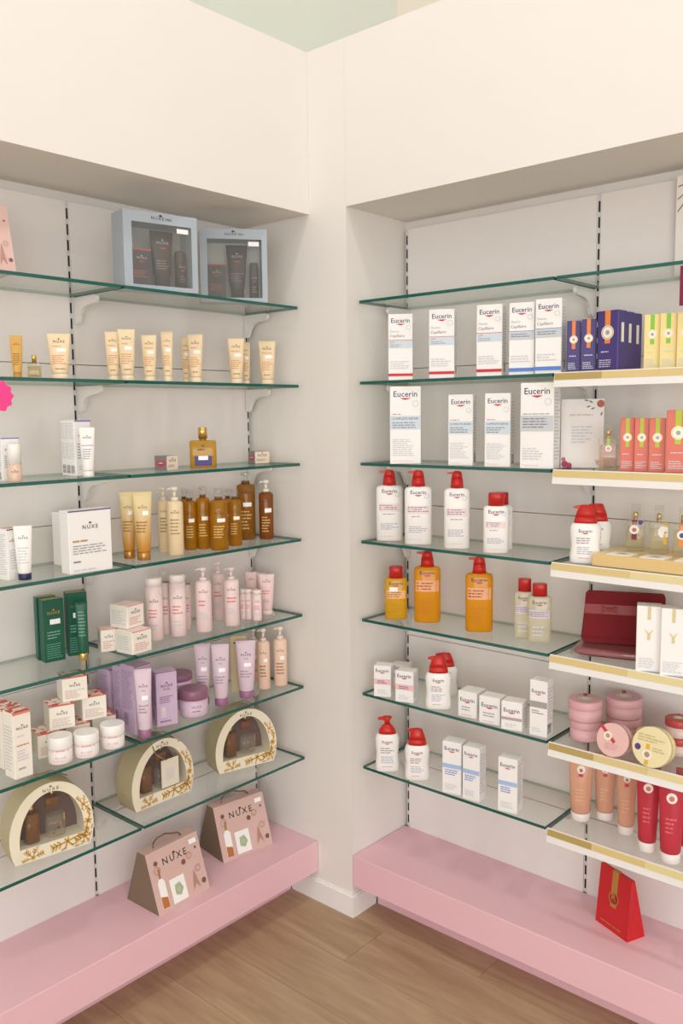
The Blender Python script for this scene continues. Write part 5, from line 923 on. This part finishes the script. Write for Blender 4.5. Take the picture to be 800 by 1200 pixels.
    ('cream_box', 'carton', 'euc_small_pink', (0.2955, 0.0576, 0.6777), 17.6, (0.0531, 0.0425, 0.0888), 'small white carton with pink band, second from the corner', 'carton', 'small white cartons with pink band', {}),
    ('wash_bottle', 'euc_dome', 'white', (0.3992, 0.0633, 0.6777), 34.9, (0.0719, 0.0395, 0.145), 'waisted white bottle with red pump, front of sixth shelf pair', 'bottle', 'waisted white bottles with red pump on the sixth shelf', {}),
    ('wash_bottle', 'euc_dome', 'white', (0.3504, 0.1673, 0.6777), 34.5, (0.0704, 0.0387, 0.1231), 'waisted white bottle with red pump, back of sixth shelf pair', 'bottle', 'waisted white bottles with red pump on the sixth shelf', {}),
    ('cream_box', 'carton', 'euc_cube', (0.5011, 0.0728, 0.6777), 5.9, (0.0545, 0.0545, 0.0697), 'square white cream box, first beside the red pump pair', 'box', 'square white cream boxes on the sixth shelf', {}),
    ('cream_box', 'carton', 'euc_cube', (0.572, 0.0626, 0.6777), 6.9, (0.0583, 0.045, 0.0721), 'square white cream box, middle of three', 'box', 'square white cream boxes on the sixth shelf', {}),
    ('cream_box', 'carton', 'euc_cube_grey', (0.6371, 0.0593, 0.6777), 11.6, (0.0547, 0.045, 0.0736), 'square white cream box with grey band, last of three', 'box', 'square white cream boxes on the sixth shelf', {}),
    ('cream_box', 'carton', 'euc_tall_grey', (0.7115, 0.0614, 0.6777), 4.7, (0.0463, 0.037, 0.1417), 'tall slim white carton with grey band by the price strips', 'carton', None, {}),
    ('body_tin', 'jar', 'pink_tin', (0.8058, 0.1101, 0.6777), 25.3, (0.0747, 0.0747, 0.05), 'round pink tin at the bottom of the left stack', 'tin', 'round pink tins', {}),
    ('body_tin', 'jar', 'pink_tin', (0.8056, 0.1086, 0.7282), 25.4, (0.0826, 0.0826, 0.05), 'round pink tin on top of the left stack', 'tin', 'round pink tins', {}),
    ('body_tin', 'jar', 'pink_tin', (0.8719, 0.1856, 0.6777), 22.9, (0.0854, 0.0854, 0.05), 'round pink tin at the bottom of the back stack', 'tin', 'round pink tins', {}),
    ('body_tin', 'jar', 'pink_tin', (0.87, 0.1871, 0.7282), 23.0, (0.0886, 0.0886, 0.05), 'round pink tin on top of the back stack', 'tin', 'round pink tins', {}),
    ('body_tin', 'tin', 'pink', (0.9105, 0.0628, 0.6777), -2.0, (0.078, 0.039, 0.0989), 'round pink tin leaning to show its lid with red ribbon', 'tin', 'round pink tins', {}),
    ('body_tin', 'jar', 'yellow_tin', (0.9514, 0.1514, 0.6777), 21.3, (0.0645, 0.0645, 0.04), 'round pale yellow tin lying flat behind the leaning one', 'tin', None, {}),
    ('body_tin', 'tin', 'yellow', (1.0043, 0.066, 0.6777), -5.0, (0.091, 0.0455, 0.0918), 'round pale yellow tin leaning to show its lid', 'tin', None, {}),
    ('body_tin', 'jar', 'red_tin', (1.0168, 0.1603, 0.6777), 19.6, (0.0615, 0.0615, 0.042), 'round white tin with red lid, lower one at right edge', 'tin', 'round tins with red lid', {}),
    ('body_tin', 'jar', 'red_tin', (1.0153, 0.1602, 0.7202), 19.6, (0.0614, 0.0614, 0.042), 'round white tin with red lid, upper one at right edge', 'tin', 'round tins with red lid', {}),
    ('wash_bottle', 'euc_dome', 'raised', (0.2264, 0.0557, 0.4569), 38.4, (0.0693, 0.0381, 0.1594), 'waisted white bottle with raised red pump nearest the corner', 'bottle', 'waisted white bottles with red pump on the seventh shelf', {}),
    ('wash_bottle', 'euc_dome', 'white', (0.3288, 0.0613, 0.4569), 36.4, (0.0704, 0.0387, 0.1457), 'waisted white bottle with red pump, second on seventh shelf', 'bottle', 'waisted white bottles with red pump on the seventh shelf', {}),
    ('lotion_carton', 'carton', 'euc_tall_blue', (0.4564, 0.0586, 0.4569), 12.3, (0.0545, 0.0436, 0.1449), 'tall white carton with blue band, first from red pump bottles', 'carton', 'tall white cartons with blue band', {}),
    ('lotion_carton', 'carton', 'euc_tall_blue', (0.5197, 0.057, 0.4569), 5.5, (0.0494, 0.0395, 0.1458), 'tall white carton with blue band, second from red pump bottles', 'carton', 'tall white cartons with blue band', {}),
    ('lotion_carton', 'carton', 'euc_tall_blue', (0.6288, 0.0578, 0.4569), 8.6, (0.0519, 0.0415, 0.1442), 'tall white carton with blue band, standing apart', 'carton', 'tall white cartons with blue band', {}),
    ('shower_tube', 'tube', 'peach_gel', (0.7887, 0.1287, 0.4569), 25.5, (0.0619, 0.0495, 0.1728), 'translucent peach tube with white cap, left of three', 'tube', 'translucent peach tubes', {}),
    ('shower_tube', 'tube', 'peach_gel', (0.8335, 0.1716, 0.4569), 24.0, (0.0556, 0.0445, 0.1699), 'translucent peach tube with white cap, middle at the back', 'tube', 'translucent peach tubes', {}),
    ('shower_tube', 'tube', 'peach_gel', (0.9073, 0.1296, 0.4569), 22.6, (0.0495, 0.0396, 0.1819), 'translucent peach tube with white cap, right of three', 'tube', 'translucent peach tubes', {}),
    ('shower_tube', 'tube', 'red_gel', (0.9791, 0.0812, 0.4569), 21.3, (0.0535, 0.0428, 0.2005), 'translucent red tube with white cap, left one', 'tube', 'translucent red tubes', {}),
    ('shower_tube', 'tube', 'red_gel', (1.0397, 0.0654, 0.4569), 19.9, (0.0588, 0.0471, 0.199), 'translucent red tube with white cap, right one in front', 'tube', 'translucent red tubes', {}),
    ('shower_tube', 'tube', 'red_gel', (1.0543, 0.1206, 0.4569), 19.0, (0.051, 0.0408, 0.2035), 'translucent red tube with white cap, cut by the right edge', 'tube', 'translucent red tubes', {}),
    ('gift_bag', 'gift_bag', '', (0.8864, 0.1579, 0.1874), -22.5, (0.11, 0.058, 0.152), 'red paper gift bag with gold ribbon on the pink bench', 'gift bag', None, {}),
]

BUILD = {k[2:]: v for k, v in list(globals().items()) if k.startswith('b_') and callable(v)}
for name, kind, style, loc, rz, (W, D, H), label, cat, group, kw in ITEMS:
    o = empty(name, loc, rz); tag(o, label, cat, group)
    BUILD[kind](o, style, W, D, H, kw)

# ---------------------------------------------------------------- signs fixed to the shelf edges and the wall
def scallop_sign():
    o = empty('shelf_sign', (-.026, -.938, 1.524), 75); tag(o, 'hot pink scalloped sign hanging from the second shelf, left edge', 'sign')
    n = 96; r0 = .034
    pts = [((r0 + .0022*math.cos(12*2*math.pi*i/n))*math.cos(2*math.pi*i/n), (r0 + .0022*math.cos(12*2*math.pi*i/n))*math.sin(2*math.pi*i/n)) for i in range(n)]
    MB().prism(pts, 'y', -.001, .001, mat('hot_pink', 'ec3f8c', .45)).build('sign_face', o)
    MB().box(-.006, .006, .001, .0025, .02, .040, M_film).build('clip', o)
scallop_sign()
def wall_card():
    o = empty('display_card', (1.075, .235, RZ[0] + .0042), 0); tag(o, 'white card with twig drawing on the top right shelf', 'card')
    MB().box(-.13, .13, -.001, .001, 0, .225, mat('card_ivory', 'ece8e2', .5)).build('card_sheet', o)
    MB().prism([(.001, .12), (.001, 0), (.012, 0)], 'x', -.01, .01, M_white).build('easel', o)
    mb = MB(); br = mat('twig_brown', '8a6a52', .6)
    for z, dz in ((.205, .004), (.185, .012), (.165, .02)): mb.tube([(-.126, -.0018, z - dz), (-.11, -.0018, z), (-.08, -.0018, z + .004)], .0011, br, 5)
    mb.build('twig_drawing', o)
wall_card()
def burgundy_tag():
    o = empty('shelf_sign', (1.072, .024, RZ[0] - .07), 0); tag(o, 'burgundy sign hanging below the top right shelf edge', 'sign')
    MB().box(-.035, .045, -.0008, .0008, -.02, .062, mat('burgundy_print', '7a2440', .45, noise=.25, scale=40)).build('sign_face', o)
    MB().box(-.01, .01, .001, .0075, .05, .0655, M_film).build('clip', o)
burgundy_tag()
